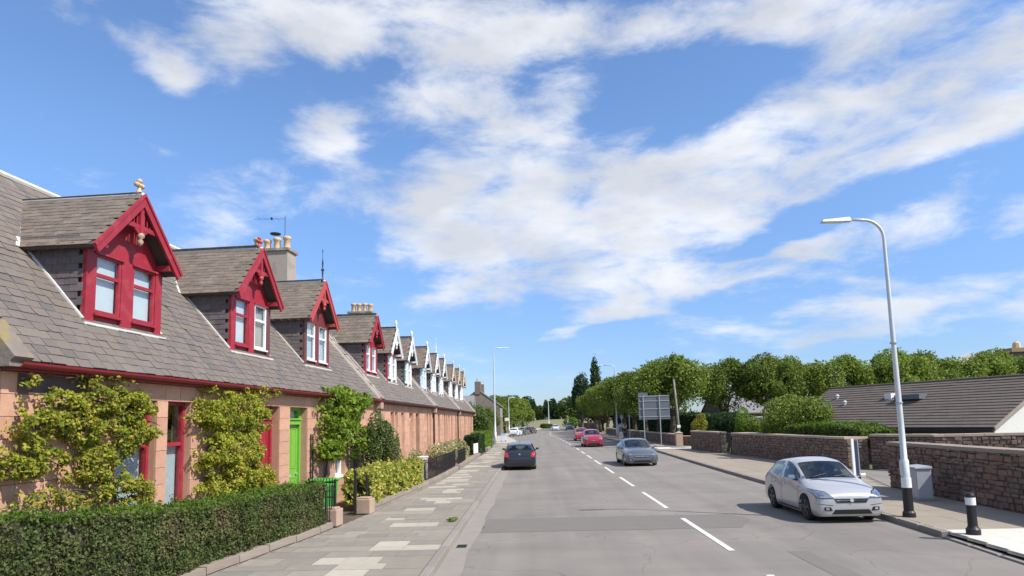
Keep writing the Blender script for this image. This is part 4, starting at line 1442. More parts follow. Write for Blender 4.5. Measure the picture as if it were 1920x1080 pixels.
climber('climbing_rose', 'large yellow-green climbing rose sprawling over the nearest cottage wall, left of the red window', 'climbing rose', ROSE1, L_rose, 3600, .30, .042,
        [[(1.6, .1, .12), (1.55, .09, .7), (1.35, .1, 1.2), (1.5, .1, 1.7), (1.2, .1, 2.4)], [(1.62, .1, .12), (1.85, .09, .9), (2.2, .1, 1.4), (2.1, .1, 2.2)],
         [(1.55, .12, .5), (1.1, .1, .95), (.7, .1, 1.05), (.45, .1, 1.3)], [(1.55, .12, .9), (1.95, .1, 1.35), (2.25, .1, 1.5)]], 3)
climber('climbing_rose', 'climbing rose filling the wall between the red-framed window and the red door', 'climbing rose', [b for b in ROSE2 if not (b[0] > 7.2 and b[1] < 3)] + [(7.0, 2.75, .35, .35, 1), (6.75, 1.15, .5, .3, 1)], L_rose, 3600, .34, .042,
        [[(6.2, .1, .12), (6.1, .1, 1.0), (5.8, .1, 2.0), (5.7, .1, 2.8)], [(6.2, .1, .12), (6.6, .1, 1.2), (7.0, .1, 2.2)]], 5)
climber('wisteria', 'bright green wisteria hanging over the wall right of the lime green door', 'wisteria', [(b[0] + .65, b[1], b[2] * .85, b[3], b[4]) for b in WIST], L_wist, 1000, .55, .085,
        [[(11.3, .1, .12), (11.25, .1, 1.0), (11.5, .12, 1.8), (12.0, .2, 2.6)], [(11.3, .12, .6), (11.4, .1, 1.4), (11.3, .14, 2.2)]], 8)

# ------------------------------------------------------------------ hedges and shrubs


def hedge_box(name, label, cat, rings, leaf, n, size, core_m, lump=.07, group=None, seed=1, topleaf=None, flat=.35):
    """rings: list of (front xyz-bottom, back x, y, z0, z1) sections along the hedge"""
    rs = np.random.RandomState(seed)
    o = Vector((rings[0][0], rings[0][2], rings[0][3]))
    t = thing(name, label, cat, tuple(o), 0, group)
    ys = np.array([r[2] for r in rings])
    xf = lambda y: np.interp(y, ys, [r[0] for r in rings])
    xb = lambda y: np.interp(y, ys, [r[1] for r in rings])
    z0 = lambda y: np.interp(y, ys, [r[3] for r in rings])
    z1 = lambda y: np.interp(y, ys, [r[4] for r in rings])
    b = MB()
    s = .10
    for r0, r1 in zip(rings, rings[1:]):
        e0 = s if r0 is rings[0] else 0
        e1 = s if r1 is rings[-1] else 0
        sg = 1 if r0[0] > r0[1] else -1
        b.hexa([(r0[1] + s * sg, r0[2] + e0, r0[3]), (r0[0] - s * sg, r0[2] + e0, r0[3]), (r1[0] - s * sg, r1[2] - e1, r1[3]), (r1[1] + s * sg, r1[2] - e1, r1[3]),
                (r0[1] + s * sg, r0[2] + e0, r0[4] - s), (r0[0] - s * sg, r0[2] + e0, r0[4] - s), (r1[0] - s * sg, r1[2] - e1, r1[4] - s), (r1[1] + s * sg, r1[2] - e1, r1[4] - s)])
    b.build('branches', core_m, t, off=o)
    L_ = ys[-1] - ys[0]
    wd = np.mean([abs(r[0] - r[1]) for r in rings])
    ht = np.mean([r[4] - r[3] for r in rings])
    areas = np.array([L_ * ht, L_ * wd, wd * ht, wd * ht, L_ * ht])
    cntf = (n * areas / areas.sum()).astype(int)
    PP, NN, TOP = [], [], []
    for fi, c in enumerate(cntf):
        y = rs.uniform(ys[0], ys[-1], c)
        u = rs.uniform(0, 1, c)
        sg = 1 if rings[0][0] > rings[0][1] else -1
        if fi == 0 or fi == 4:
            x = xf(y) if fi == 0 else xb(y)
            z = z0(y) + u * (z1(y) - z0(y))
            nn = np.tile([sg if fi == 0 else -sg, 0, .25], (c, 1))
        elif fi == 1:
            x = xb(y) + u * (xf(y) - xb(y))
            z = z1(y)
            nn = np.tile([0, 0, 1.], (c, 1))
        else:
            ye = ys[0] if fi == 2 else ys[-1]
            y = np.full(c, ye)
            x = xb(y) + u * (xf(y) - xb(y))
            z = z0(y) + rs.uniform(0, 1, c) * (z1(y) - z0(y))
            nn = np.tile([0, -1. if fi == 2 else 1., .2], (c, 1))
        p = np.stack([x, y, z], 1)
        PP.append(p)
        NN.append(nn)
        TOP.append(np.full(c, fi == 1))
    P = np.concatenate(PP)
    Nn = np.concatenate(NN).astype(float)
    T_ = np.concatenate(TOP)
    lum = vnoise(P, 2.2, seed) * lump + vnoise(P, 6.0, seed + 4) * lump * .6
    depth = -np.abs(rs.normal(0, .05, len(P)))
    P = P + Nn * (lum + depth)[:, None] + rs.normal(0, .008, P.shape)
    sh_ = T_ & (vnoise(P, 9.0, seed + 2) > .28)
    P[sh_, 2] += np.abs(rs.normal(0, lump * .55, sh_.sum()))
    keep = np.ones(len(P), bool)
    keep &= ~((vnoise(P, 4.5, seed + 9) < -.34) & (rs.rand(len(P)) < .8))
    P, Nn, T_ = P[keep], Nn[keep], T_[keep]
    P -= np.array(o)
    if topleaf:
        obj('foliage', leaf_mesh('foliage', P[~T_], size, leaf, Nn[~T_], flat), t)
        k_ = obj('foliage', leaf_mesh('foliage', P[T_], size, topleaf, Nn[T_], flat), t)
        k_['label'] = 'brighter new growth along the top'
    else:
        obj('foliage', leaf_mesh('foliage', P, size, leaf, Nn, flat), t)
    return t


M_core = mat('hedge_twigs', (.035, .030, .018), .95, var=.3)
hr = []
for y in (4.5, 6.5, 8, 9.5, 11, 12.5, 14, 15.3):
    zt = float(np.interp(y, [4, 8, 9.5, 11, 15.3], [1.6, 1.50, 1.34, 1.22, 1.17]))
    xb_ = max(GW(y) - 1.05, float(np.interp(y, [5, 8.45, 25], [Xg(5), Xg(8.45), Xg(25)])) + .15)
    hr.append((GW(y) - .06, xb_, y, .26, zt))
hedge_box('hedge', 'long clipped privet hedge in front of the nearest cottage, browner low down', 'hedge', hr, L_hedge, 125000, .031, M_core, .11, seed=2, topleaf=L_hedgetop)
vr = [(GW(y) - .02, GW(y) - .85, y, .32, z) for y, z in ((18.5, 1.12), (20, 1.2), (22, 1.22), (24.4, 1.18))]
hedge_box('hedge', 'yellow and green variegated hedge growing through the black railings', 'hedge', vr, L_vari, 14000, .075, M_core, .12, seed=4, flat=.25)


def shrub(name, label, cat, c, r, leaf, n, size, group=None, seed=1, lobes=10, stem=True, squash=1.0, core=.62, spiky=0.0):
    rs = np.random.RandomState(seed)
    t = thing(name, label, cat, (c[0], c[1], 0), 0, group)
    cz = c[2]
    rx, ry, rz = r
    cent = [np.array([0, 0, cz])]
    rad = [np.array([rx, ry, rz]) * .80]
    for k in range(lobes):
        a = rs.uniform(0, 2 * math.pi)
        e = rs.uniform(-.6, 1.2)
        d = np.array([math.cos(a) * math.cos(e), math.sin(a) * math.cos(e), math.sin(e)])
        cent.append(np.array([0, 0, cz]) + d * np.array([rx, ry, rz]) * rs.uniform(.5, .7))
        rad.append(np.array([rx, ry, rz]) * rs.uniform(.32, .50))
    P, Nn = [], []
    per = n // (lobes + 1)
    for q, (cc, ra) in enumerate(zip(cent, rad)):
        m_ = per
        d = rs.normal(size=(m_, 3))
        d /= np.linalg.norm(d, axis=1)[:, None]
        rr_ = 1 - np.abs(rs.normal(0, .13, m_)) + spiky * np.clip(rs.normal(0, .5, m_), 0, 2)
        P.append(cc + d * ra * rr_[:, None])
        Nn.append(d)
    P = np.concatenate(P)
    Nn = np.concatenate(Nn)
    k = P[:, 2] > .05
    k &= ~((vnoise(P, 1.6 / max(.5, rx), seed) < -.22) & (rs.rand(len(P)) < .75))
    P, Nn = P[k], Nn[k]
    obj('foliage', leaf_mesh('foliage', P, size, leaf, Nn, .35), t)
    if stem:
        b = MB()
        for k in range(5):
            a = k * 1.3 + seed
            e_ = cent[min(k + 1, lobes)]
            b.tube([(.05 * math.cos(a), .05 * math.sin(a), 0), (e_[0] * .4, e_[1] * .4, e_[2] * .5), tuple(e_)], [.05 * rz, .035 * rz, .012 * rz], 6)
        b.build('stem', M_bark, t)
    return t


shrub('bush', 'tall dark rounded evergreen bush beside the cottage window, behind the variegated hedge', 'bush', (-5.30, 22.6, 1.45), (.74, .74, 1.52), L_hedge, 19000, .05, seed=3, lobes=22)
shrub('bush', 'loose flowering garden bush behind the far end of the black railings', 'bush', (-4.9, 35.5, .8), (.8, 2.2, .9), L_flower, 5000, .07, seed=6)
shrub('bush', 'small reddish and green garden bush against the sandstone wall near the white door', 'bush', (-5.4, 29.6, .75), (.4, .7, .75), L_flower, 2000, .06, seed=7)
shrub('bush', 'straggly pale flowering bush between the railings and the dark hedge', 'bush', (-4.7, 41.5, .75), (.6, 2.6, .75), L_flower, 4000, .08, seed=9)
hedge_box('hedge', 'dark green square-cut hedge past the end of the railings', 'hedge', [(-4.15, -5.3, y, .1, 1.5) for y in (49.5, 52, 55)], L_dark, 7000, .10, M_core, .05, seed=12)
hedge_box('hedge', 'lighter green hedge directly behind the dark square-cut hedge', 'hedge', [(-4.2, -5.4, y, .1, 1.65) for y in (56, 60, 66)], L_light, 7000, .12, M_core, .06, seed=13)

# ------------------------------------------------------------------ dwarf wall, railings, gate, bin
o0 = Vector((GW(5), 5, .12))
dw = thing('dwarf_wall', 'low brown stone wall edging the front gardens along the pavement', 'wall', tuple(o0))
cope = unit('coping_stone', M_cope, .06)
ci = 0
for (a, c) in ((4.6, 15.55), (18.25, 33.6), (34.4, 47.5), (56, 60)):
    y = a
    b = MB()
    while y < c - .1:
        ln = min(rr.uniform(.7, 1.1), c - y)
        x0, x1 = GW(y), GW(y + ln)
        h = .26 if a < 16 else .34
        b.hexa([(x0 - .24, y, 0), (x0, y, 0), (x1, y + ln, 0), (x1 - .24, y + ln, 0), (x0 - .24, y, h - .12), (x0, y, h - .12), (x1, y + ln, h - .12), (x1 - .24, y + ln, h - .12)])
        obj('coping_stone', cope, dw, tuple(Vector(((x0 + x1) / 2 - .12, y + ln / 2, h - .06 + rr.uniform(-.008, .008))) - o0), (0, 0, -math.atan2(x1 - x0, ln)), (.28, ln - .012, .13))
        y += ln
    b.build('wall_base', M_cope, dw, off=o0)
    ci += 1
for i, (x, y, lab) in enumerate(((-4.95, 15.95, 'nearer sandstone block beside the open garden gate'), (-4.68, 18.05, 'farther sandstone block beside the open garden gate'))):
    g = MB()
    g.box(-.22, .22, -.20, .20, 0, .40)
    g.box(-.17, .17, -.15, .15, .40, .44)
    o = g.build('gate_block', M_palestone, None, bevel=.025)
    o.location = (x, y, .12)
    o.rotation_euler = (0, 0, -.1)
    tag(o, lab, 'stone block', 'stone blocks either side of the garden gate')


def railing(name, label, cat, y0, y1, h0, top, step=.13, dense=False):
    o = Vector((GW(y0) - .12, y0, 0.12))
    t = thing(name, label, cat, tuple(o))
    b = MB()
    n = int((y1 - y0) / 1.0) + 1
    for i in range(n):
        a, c = y0 + (y1 - y0) * i / n, y0 + (y1 - y0) * (i + 1) / n
        for z in (top - .10, h0 + .08):
            b.bar((GW(a) - .12, a, z), (GW(c) - .12, c, z), .012, .03)
    b.build('rail', M_iron, t, off=o)
    bar = MB().box(-.008, .008, -.008, .008, h0, top - .03)
    bar.add([(-.014, -.014, top - .03), (.014, -.014, top - .03), (.014, .014, top - .03), (-.014, .014, top - .03), (0, 0, top + .04)], [(0, 3, 2, 1), (0, 1, 4), (1, 2, 4), (2, 3, 4), (3, 0, 4)])
    me = bar.build('railing_bar', M_iron, t)
    bm_ = me.data
    bpy.data.objects.remove(me)
    y = y0
    while y <= y1:
        obj('railing_bar', bm_, t, (GW(y) - .12 - o.x, y - o.y, -.12))
        y += step
    y = y0
    while y <= y1 + .1:
        p = MB().box(-.02, .02, -.02, .02, h0 - .12, top + .02 - .0)
        q = p.build('post', M_iron, t)
        q.location = (GW(y) - .12 - o.x, y - o.y, -.12)
        y += 2.3
    return t


railing('railing', 'short black railing between the privet hedge and the gate', 'railing', 15.45, 16.05, .2, 1.08, .11)
railing('railing', 'black iron railing on the low wall from the gate past the variegated hedge', 'railing', 18.3, 33.4, .3, 1.12, .13)
railing('railing', 'short black railing on the low wall before the dark green hedge', 'railing', 34.6, 38.6, .3, 1.05, .13)
# gate standing open into the garden
gt = thing('garden_gate', 'black iron garden gate standing open beside the green bin', 'gate', (-4.95, 16.25, .12), R(0))
g = MB()
for x in (0, -.92):
    g.box(x - .022, x + .022, -.02, .02, .02, 1.08)
for z in (.10, .62, .98):
    g.box(-.92, 0, -.012, .012, z, z + .03)
g.build('gate_frame', M_iron, gt)
gbar = MB().box(-.008, .008, -.008, .008, .1, 1.1).build('gate_bar', M_iron, gt)
for k in range(8):
    if k:
        gbar = obj('gate_bar', gbar.data, gt)
    gbar.location = (-.10 - k * .10, 0, 0)
MB().lathe([(.02, 0), (.05, .05), (.02, .14), (.05, .2), (.01, .25)], (-.46, 0, .72), 8).build('gate_ornament', M_iron, gt)
gt.rotation_euler = (0, 0, R(-28))
gt2 = thing('gate_post', 'black iron gate post by the farther sandstone block', 'gate post', (-4.86, 17.75, .12))
MB().box(-.03, .03, -.03, .03, 0, 1.15).build('shaft', M_iron, gt2)
MB().lathe([(.03, 0), (.045, .03), (.02, .07), (.004, .12)], (0, 0, 1.15), 8).build('cap', M_iron, gt2)


def wheelie_bin(name, label, loc, m, lidm, rz, s=1.0):
    t = thing(name, label, 'bin', loc, rz)
    b = MB().hexa([(-.24 * s, -.26 * s, .08 * s), (.24 * s, -.26 * s, .08 * s), (.24 * s, .26 * s, .08 * s), (-.24 * s, .26 * s, .08 * s), (-.29 * s, -.33 * s, .98 * s), (.29 * s, -.33 * s, .98 * s), (.29 * s, .33 * s, .98 * s), (-.29 * s, .33 * s, .98 * s)])
    b.build('body', m, t, bevel=.02)
    for k in (-1, 0, 1):
        MB().box(.275 * s, .30 * s, k * .16 * s - .03, k * .16 * s + .03, .35 * s, .95 * s).build('rib', m, t)
    MB().box(-.32 * s, .33 * s, -.36 * s, .36 * s, .985 * s, 1.03 * s).build('lid', lidm, t, bevel=.015)
    MB().tube([(-.33 * s, -.3 * s, .93 * s), (-.33 * s, .3 * s, .93 * s)], .018 * s, 8).build('handle', m, t)
    for sy in (-1, 1):
        MB().tube([(-.24 * s, sy * .25 * s, .10 * s), (-.24 * s, sy * .31 * s, .10 * s)], .10 * s, 14).build('wheel', M_blkpl, t)
    return t


wheelie_bin('wheelie_bin', 'bright green wheeled bin behind the black railing by the open gate', (-5.62, 17.3, .10), M_bin, M_bin, R(-20))
mb_ = thing('meter_box', 'white meter box standing by the railings beyond the variegated hedge', 'meter box', (-4.75, 27.9, .10), R(8))
MB().box(-.2, .2, -.26, .26, 0, 1.0).build('body', M_white, mb_, bevel=.02)
MB().box(.2, .215, -.22, .22, .08, .92).build('door', M_white, mb_)
MB().box(-.22, .24, -.28, .28, 1.0, 1.04).build('lid', M_white, mb_)
bd = thing('white_board', 'plain white board leaning by the garden wall before the dark hedge', 'board', (-4.05, 45.6, .36), R(-6))
MB().box(-.02, .02, -.75, .75, .05, .72).build('panel', M_white, bd)
MB().box(-.04, -.02, -.70, -.64, .0, .72).build('batten', M_cope, bd)
MB().box(-.04, -.02, .64, .70, .0, .72).build('batten', M_cope, bd)
mh = MB().box(-.22, .22, -.14, .14, 0, .006).build('access_cover', M_kerb, None)
mh.location = (-3.55, 17.2, .123)
tag(mh, 'small rectangular metal access cover set in the left pavement', 'access cover')
gy_ = MB().box(-.10, .10, -.15, .15, -.01, .008)
for k in range(5):
    gy_.box(-.08, .08, -.12 + k * .055, -.095 + k * .055, .008, .013)
go_ = gy_.build('gully_grate', M_iron)
go_.location = (-1.53, 13.6, .004)
tag(go_, 'iron drain grate in the channel at the left kerb', 'drain')
rs_ = np.random.RandomState(4)
Pw = rs_.normal(0, .06, (90, 3)) * [.9, 1.2, .35] + [0, 0, .05]
wo_ = obj('weed', leaf_mesh('weed', Pw, .05, L_light))
wo_.location = (-2.05, 16.2, .12)
tag(wo_, 'small green weed growing at the left kerb', 'weed')

# ------------------------------------------------------------------ rubble walls on the right


def rubble_variant(seed):
    r_ = random.Random(seed)
    j = lambda s: r_.uniform(-s, s)
    p = []
    for z in (-.5, .5):
        for y, zz in ((-.5, -.5), (.5, -.5), (.5, .5), (-.5, .5)):
            k = 1 if z < 0 else .84
            p.append((z + (0 if z < 0 else j(.12)), y * k + j(.07), zz * k + j(.07)))
    me = bpy.data.meshes.new('stone')
    me.from_pydata(p, [], [(0, 3, 2, 1), (4, 5, 6, 7), (0, 1, 5, 4), (1, 2, 6, 5), (2, 3, 7, 6), (3, 0, 4, 7)])
    me.materials.append(M_rub)
    return me


RUB = [rubble_variant(i) for i in range(6)]


def rubble_wall(name, label, A, B, h, th, side=1, pieces_from=None, cap='cope', ends=(True, True), group=None, sw=.23, sh=.125, zb=.05, seed=1, cope_m=None):
    """wall from A to B; side=+1 puts the seen face to the left of A->B"""
    A = Vector((A[0], A[1], 0))
    B = Vector((B[0], B[1], 0))
    L_ = (B - A).length
    ang = math.atan2((B - A).y, (B - A).x) - math.pi / 2     # local +y runs A->B
    t = thing(name, label, 'wall', (A.x, A.y, zb), ang, group)
    # local: y along, x: seen face at x=0 (x<0 outside when side=1), body x 0..th
    sx = -1 if side > 0 else 1
    xa, xb_ = (0, th) if side > 0 else (-th, 0)
    MB().box(xa, xb_, 0, L_, 0, h).build('wall_core', M_mortar, t)
    rb = random.Random(seed)
    far_ = MB()
    z = .0
    cnt = 0
    faces = [('front', 0, L_)]
    if ends[0]:
        faces.append(('near', 0, th))
    if ends[1]:
        faces.append(('far', 0, th))
    rows = []
    while z < h - .04:
        hh = min(rb.uniform(.65, 1.35) * sh, h - z)
        rows.append((z, hh))
        z += hh
    for nm, s0, s1 in faces:
        for (z, hh) in rows:
            y = s0
            while y < s1 - .02:
                wd = rb.uniform(.5, 1.6) * sw
                if s1 - y - wd < .12:
                    wd = s1 - y
                pr_d = rb.uniform(.025, .085)
                zc = z + hh / 2 + rb.uniform(-.018, .018)
                h2 = hh * rb.uniform(.86, 1.18)
                w2 = wd * rb.uniform(.92, 1.06)
                zc = min(zc, h - h2 / 2)
                rx_ = rb.uniform(-.07, .07)
                if nm == 'front':
                    loc = (sx * (pr_d / 2 - .012), y + wd / 2, zc)
                    rz = 0 if sx > 0 else math.pi
                elif nm == 'near':
                    loc = (xa + y + wd / 2, -(pr_d / 2 - .012), zc)
                    rz = -math.pi / 2
                else:
                    loc = (xa + y + wd / 2, L_ + (pr_d / 2 - .012), zc)
                    rz = math.pi / 2
                if pieces_from is not None and cnt < 290 and (nm != 'front' or pieces_from[0] <= y <= pieces_from[1]):
                    obj('stone', rb.choice(RUB), t, loc, (rx_, 0, rz), (pr_d, w2 - .012, h2 - .012))
                    cnt += 1
                else:
                    me = rb.choice(RUB)
                    Mx = Matrix.Translation(loc) @ Matrix.Rotation(rz, 4, 'Z') @ Matrix.Rotation(rx_, 4, 'X') @ Matrix.Diagonal((pr_d, w2 - .012, h2 - .012, 1))
                    far_.add([Mx @ v_.co for v_ in me.vertices], [tuple(p.vertices) for p in me.polygons])
                y += wd
    if far_.v:
        tag(far_.build('rubble_stones', M_rub, t), kind='stuff')
    y = 0
    cm = cope_m or M_cope
    cu = unit('cope_' + cm.name, cm, .05)
    while y < L_ - .02:
        ln = min(rb.uniform(.6, 1.0), L_ - y)
        obj('coping_stone', cu, t, ((xa + xb_) / 2, y + ln / 2, h + .045 + rb.uniform(-.006, .006)), (rb.uniform(-.006, .006), 0, 0), (th + .12, ln - .012, .10))
        y += ln
    return t


# for these walls A->B runs towards the camera-far end with the road on the left (-x side)
rubble_wall('stone_wall', 'nearest red-brown rubble wall on the right, behind the grey cabinet', (10.85, 5), (11.35, 21.5), 1.42, .42, 1, (8.0, 17), seed=1, cope_m=M_cope)
rubble_wall('stone_wall', 'long rubble wall behind the silver car, from the gate to the driveway', (13.45, 28.8), (12.42, 41.6), 1.34, .95, 1, (0, 14), seed=2, cope_m=M_copel)
rubble_wall('stone_wall', 'rubble wall beyond the narrow iron gate', (12.2, 43.55), (11.88, 50.0), 1.36, .4, 1, None, seed=3, cope_m=M_copel)
rubble_wall('stone_wall', 'shaded rubble wall turning behind the driveway', (15.9, 26.7), (14.45, 28.75), 1.44, .4, 1, (0, 4), seed=4, cope_m=M_copel, ends=(False, False))
rubble_wall('stone_wall', 'sunlit rubble wall seen above the nearest wall coping', (24.0, 24.6), (15.9, 26.7), 1.44, .4, 1, (0, 9), seed=5, cope_m=M_copel, ends=(False, False))
rubble_wall('stone_wall', 'low rubble wall under the roadside trees, past the pale driveway', (12.3, 57.2), (12.3, 112), .95, .4, 1, None, seed=6, sw=.5, sh=.22, cope_m=M_copel)
rubble_wall('stone_wall', 'short sunlit low wall beside the pale driveway entrance', (14.2, 55.6), (12.7, 57.1), .80, .4, 1, None, seed=7, cope_m=M_copel, ends=(False, True))
gp = MB().box(-.28, .28, -.28, .28, 0, 1.12)
gp.add([(-.32, -.32, 1.12), (.32, -.32, 1.12), (.32, .32, 1.12), (-.32, .32, 1.12), (0, 0, 1.28)], [(0, 3, 2, 1), (0, 1, 4), (1, 2, 4), (2, 3, 4), (3, 0, 4)])
g_ = gp.build('gate_pier', M_palestone, None)
g_.location = (12.4, 56.6, .08)
tag(g_, 'pale square stone gate pier at the end of the low wall', 'gate pier')

ig = thing('iron_gate', 'narrow tall black iron gate between two rubble walls', 'gate', (12.40, 41.75, .10), math.atan2(.2, 1.8) - 0)
g = MB()
for y in (0, 1.72):
    g.box(-.03, .03, y - .03, y + .03, 0, 1.42)
for z in (.10, .70, 1.28):
    g.box(-.015, .015, 0, 1.72, z, z + .05)
g.build('gate_frame', M_iron, ig)
b0 = MB().box(-.01, .01, -.01, .01, .1, 1.42).build('gate_bar', M_iron, ig)
for k in range(12):
    if k:
        b0 = obj('gate_bar', b0.data, ig)
    b0.location = (0, .13 + k * .13, 0)

# ------------------------------------------------------------------ bungalow and other buildings
bc = Vector((19.5, 28.6, 0))
bdir = Vector((-.40, .917, 0))
ang = math.atan2(bdir.y, bdir.x) - math.pi / 2
bg = thing('bungalow', 'low bungalow with a broad brown tiled roof and white harled gable, behind the right-hand walls', 'bungalow', tuple(bc), ang)
EZ, DPT, LEN = 1.72, 4.6, 12.2
RZ_ = 4.02
# local: y along the long side (away), x: into the house (right)
MB().box(.35, .6, .15, LEN, 0, EZ + .05).build('wall', M_brickbr, bg)
w_ = MB().prism([(.35, .10, 0), (.35, .10, EZ + .12), (DPT, .10, RZ_ - .12), (2 * DPT - .35, .10, EZ + .12), (2 * DPT - .35, .10, 0)], (0, .25, 0)).build('gable_wall', M_harl, bg)
MB().prism([(.35, LEN, 0), (.35, LEN, EZ + .12), (DPT, LEN, RZ_ - .12), (2 * DPT - .35, LEN, EZ + .12), (2 * DPT - .35, LEN, 0)], (0, -.25, 0)).build('gable_wall', M_harl, bg)
MB().box(2 * DPT - .6, 2 * DPT - .35, .15, LEN, 0, EZ).build('wall', M_brickbr, bg)
rf = MB()
rf.prism([(0, -.12, EZ), (0, LEN + .12, EZ), (DPT, LEN + .12, RZ_), (DPT, -.12, RZ_)], (0, 0, -.08))
rf.prism([(2 * DPT, -.12, EZ), (2 * DPT, LEN + .12, EZ), (DPT, LEN + .12, RZ_), (DPT, -.12, RZ_)], (0, 0, -.08))
ro = rf.build('roof', M_roofbase, bg)
tl = Slates()
ex = Vector((-DPT, 0, EZ - RZ_)).normalized()
en = Vector((-(RZ_ - EZ), 0, DPT)).normalized()
sl_len = math.hypot(DPT, RZ_ - EZ)
nr = 17
tcnt = 0
tile_me = unit('roof_tile', M_conc, .03)
tang = math.atan2(RZ_ - EZ, DPT)
for r in range(nr):
    s = sl_len * (r + .5) / nr
    base = Vector((0, 0, EZ)) - ex * s
    ex_l = sl_len / nr
    y = -.12 - (.17 if r % 2 else 0)
    while y < LEN + .12:
        a, c = max(y, -.12), min(y + .34, LEN + .12)
        y += .34
        if c - a < .06:
            continue
        # each tile is a part while it shows about ten pixels wide
        if tcnt < 290 and (a + c) / 2 < 6.0:
            obj('roof_tile', tile_me, ro, tuple(base + en * .035 + Vector((0, (a + c) / 2, 0))), (0, -tang + .10, 0), (ex_l + .06, c - a - .008, .032))
            tcnt += 1
        else:
            tl.put(base + Vector((0, (a + c) / 2, 0)) + en * .01, ex, (0, 1, 0), en, ex_l + .06, c - a - .008, .032, .10)
tag(tl.b.build('roof_tiles', M_conc, ro), kind='stuff')
MB().tube([(DPT, -.14, RZ_ + .03), (DPT, LEN + .14, RZ_ + .03)], .10, 8).build('ridge_tiles', M_conc, bg)
MB().box(-.10, .0, -.12, LEN, EZ - .14, EZ - .02).build('gutter', M_blkpl, bg)
MB().prism([(-.02, -.17, EZ - .10), (-.02, -.17, EZ + .05), (DPT, -.17, RZ_ + .06), (DPT, -.17, RZ_ - .10)], (0, .05, 0)).build('verge', M_cope, bg)
MB().prism([(2 * DPT + .02, -.17, EZ - .10), (2 * DPT + .02, -.17, EZ + .05), (DPT, -.17, RZ_ + .06), (DPT, -.17, RZ_ - .10)], (0, .05, 0)).build('verge', M_cope, bg)
for (s, y) in ((3.6, 10.6), (2.7, 9.4)):
    p = Vector((0, y, EZ)) - ex * s
    MB().lathe([(.06, -.05), (.06, .18), (.10, .2), (.10, .26), (.04, .3)], tuple(p), 8).build('roof_vent', M_white, bg)
p = Vector((0, 5.4, EZ)) - ex * 3.3
MB().box(p.x - .5, p.x + .1, p.y - .5, p.y + .9, p.z - .05, p.z + .20).build('rooflight', M_signback, bg)
p = Vector((0, 7.0, EZ)) - ex * 3.4
MB().box(p.x - .18, p.x + .18, p.y - .2, p.y + .2, p.z - .2, p.z + .28).build('vent_box', M_white, bg)
a_ = MB().tube([(DPT, LEN - .3, RZ_), (DPT, LEN - .3, RZ_ + .85)], .015, 5)
a_.tube([(DPT - .6, LEN - .3, RZ_ + .8), (DPT + .5, LEN - .3, RZ_ + .85)], .012, 5)
for k in range(5):
    a_.tube([(DPT - .5 + k * .22, LEN - .5, RZ_ + .82), (DPT - .5 + k * .22, LEN - .1, RZ_ + .82)], .008, 4)
a_.build('roof_aerial', M_iron, bg)


def house(name, label, c, ang, wid, dep, ez, rz_, wm, rm, wins=(), chims=(), cm=M_stone2, group=None):
    t = thing(name, label, 'house', (c[0], c[1], 0), ang, group)
    b = MB().box(-wid / 2, wid / 2, -dep / 2, dep / 2, 0, ez)
    for x in (-wid / 2, wid / 2 - .3):
        b.prism([(x, -dep / 2, ez), (x, 0, rz_ - .1), (x, dep / 2, ez)], (.3, 0, 0))
    b.build('wall', wm, t)
    r_ = MB()
    r_.prism([(-wid / 2 - .1, -dep / 2 - .25, ez - .12), (-wid / 2 - .1, 0, rz_), (wid / 2 + .1, 0, rz_), (wid / 2 + .1, -dep / 2 - .25, ez - .12)], (0, 0, .12))
    r_.prism([(-wid / 2 - .1, dep / 2 + .25, ez - .12), (-wid / 2 - .1, 0, rz_), (wid / 2 + .1, 0, rz_), (wid / 2 + .1, dep / 2 + .25, ez - .12)], (0, 0, .12))
    ro_ = r_.build('roof', rm, t)
    for (x, z, w, h) in wins:
        f = MB().box(x - w / 2 - .08, x + w / 2 + .08, -dep / 2 - .06, -dep / 2 - .0, z - .08, z + h + .08).build('window', M_white, t)
        MB().box(x - w / 2, x + w / 2, -dep / 2 - .07, -dep / 2 - .061, z, z + h).build('pane', mat_pane, f)
    for (x, w, h, n) in chims:
        c_ = MB().box(x - w / 2, x + w / 2, -.5, .5, rz_ - .8, rz_ + h).build('chimney', cm, ro_)
    for (x, w, h, n) in chims:
        for k in range(n):
            MB().lathe([(.14, 0), (.12, .4), (.15, .45)], (x - w / 2 + w * (k + .5) / n, 0, rz_ + h), 8).build('chimney_pot', M_pot, ro_)
    return t


mat_pane = mat('dark_pane', (.05, .06, .07), .12, spec=.8)
house('stone_house', 'tall grey-brown stone house with big chimneys beyond the end of the terrace', (-9.9, 122), R(90), 9.5, 8.0, 5.4, 8.4, M_stone2, M_roof2,
      [(-2.4, 3.6, 1.0, 1.4), (0, 3.6, 1.0, 1.4), (2.4, 3.6, 1.0, 1.4)], [(-4.4, 1.0, 1.5, 3), (4.4, 1.0, 1.5, 3)])
sh_ = thing('stone_house', 'grey-roofed stone house with white bay windows, just left of the tall stone house', 'house', (-11.6, 106, 0), 0)
b = MB().box(-3.4, 1.6, 0, 8, 0, 4.9)
b.prism([(-3.4, 0, 4.9), (-3.4, 8, 4.9), (-3.4, 4, 7.0)], (.3, 0, 0))
b.prism([(1.3, 0, 4.9), (1.3, 8, 4.9), (1.3, 4, 7.0)], (.3, 0, 0))
b.build('wall', M_stone2, sh_)
MB().prism([(-3.6, -.2, 4.85), (-3.6, 4, 7.1), (-3.6, 8.2, 4.85)], (5.4, 0, 0)).build('roof', M_roof2, sh_)
for x in (-2.6, -1.2, .2):
    f = MB().box(x - .5, x + .5, -.25, 0, 3.1, 4.7).build('window', M_white, sh_)
    MB().box(x - .36, x + .36, -.26, -.251, 3.25, 4.55).build('pane', mat_pane, f)
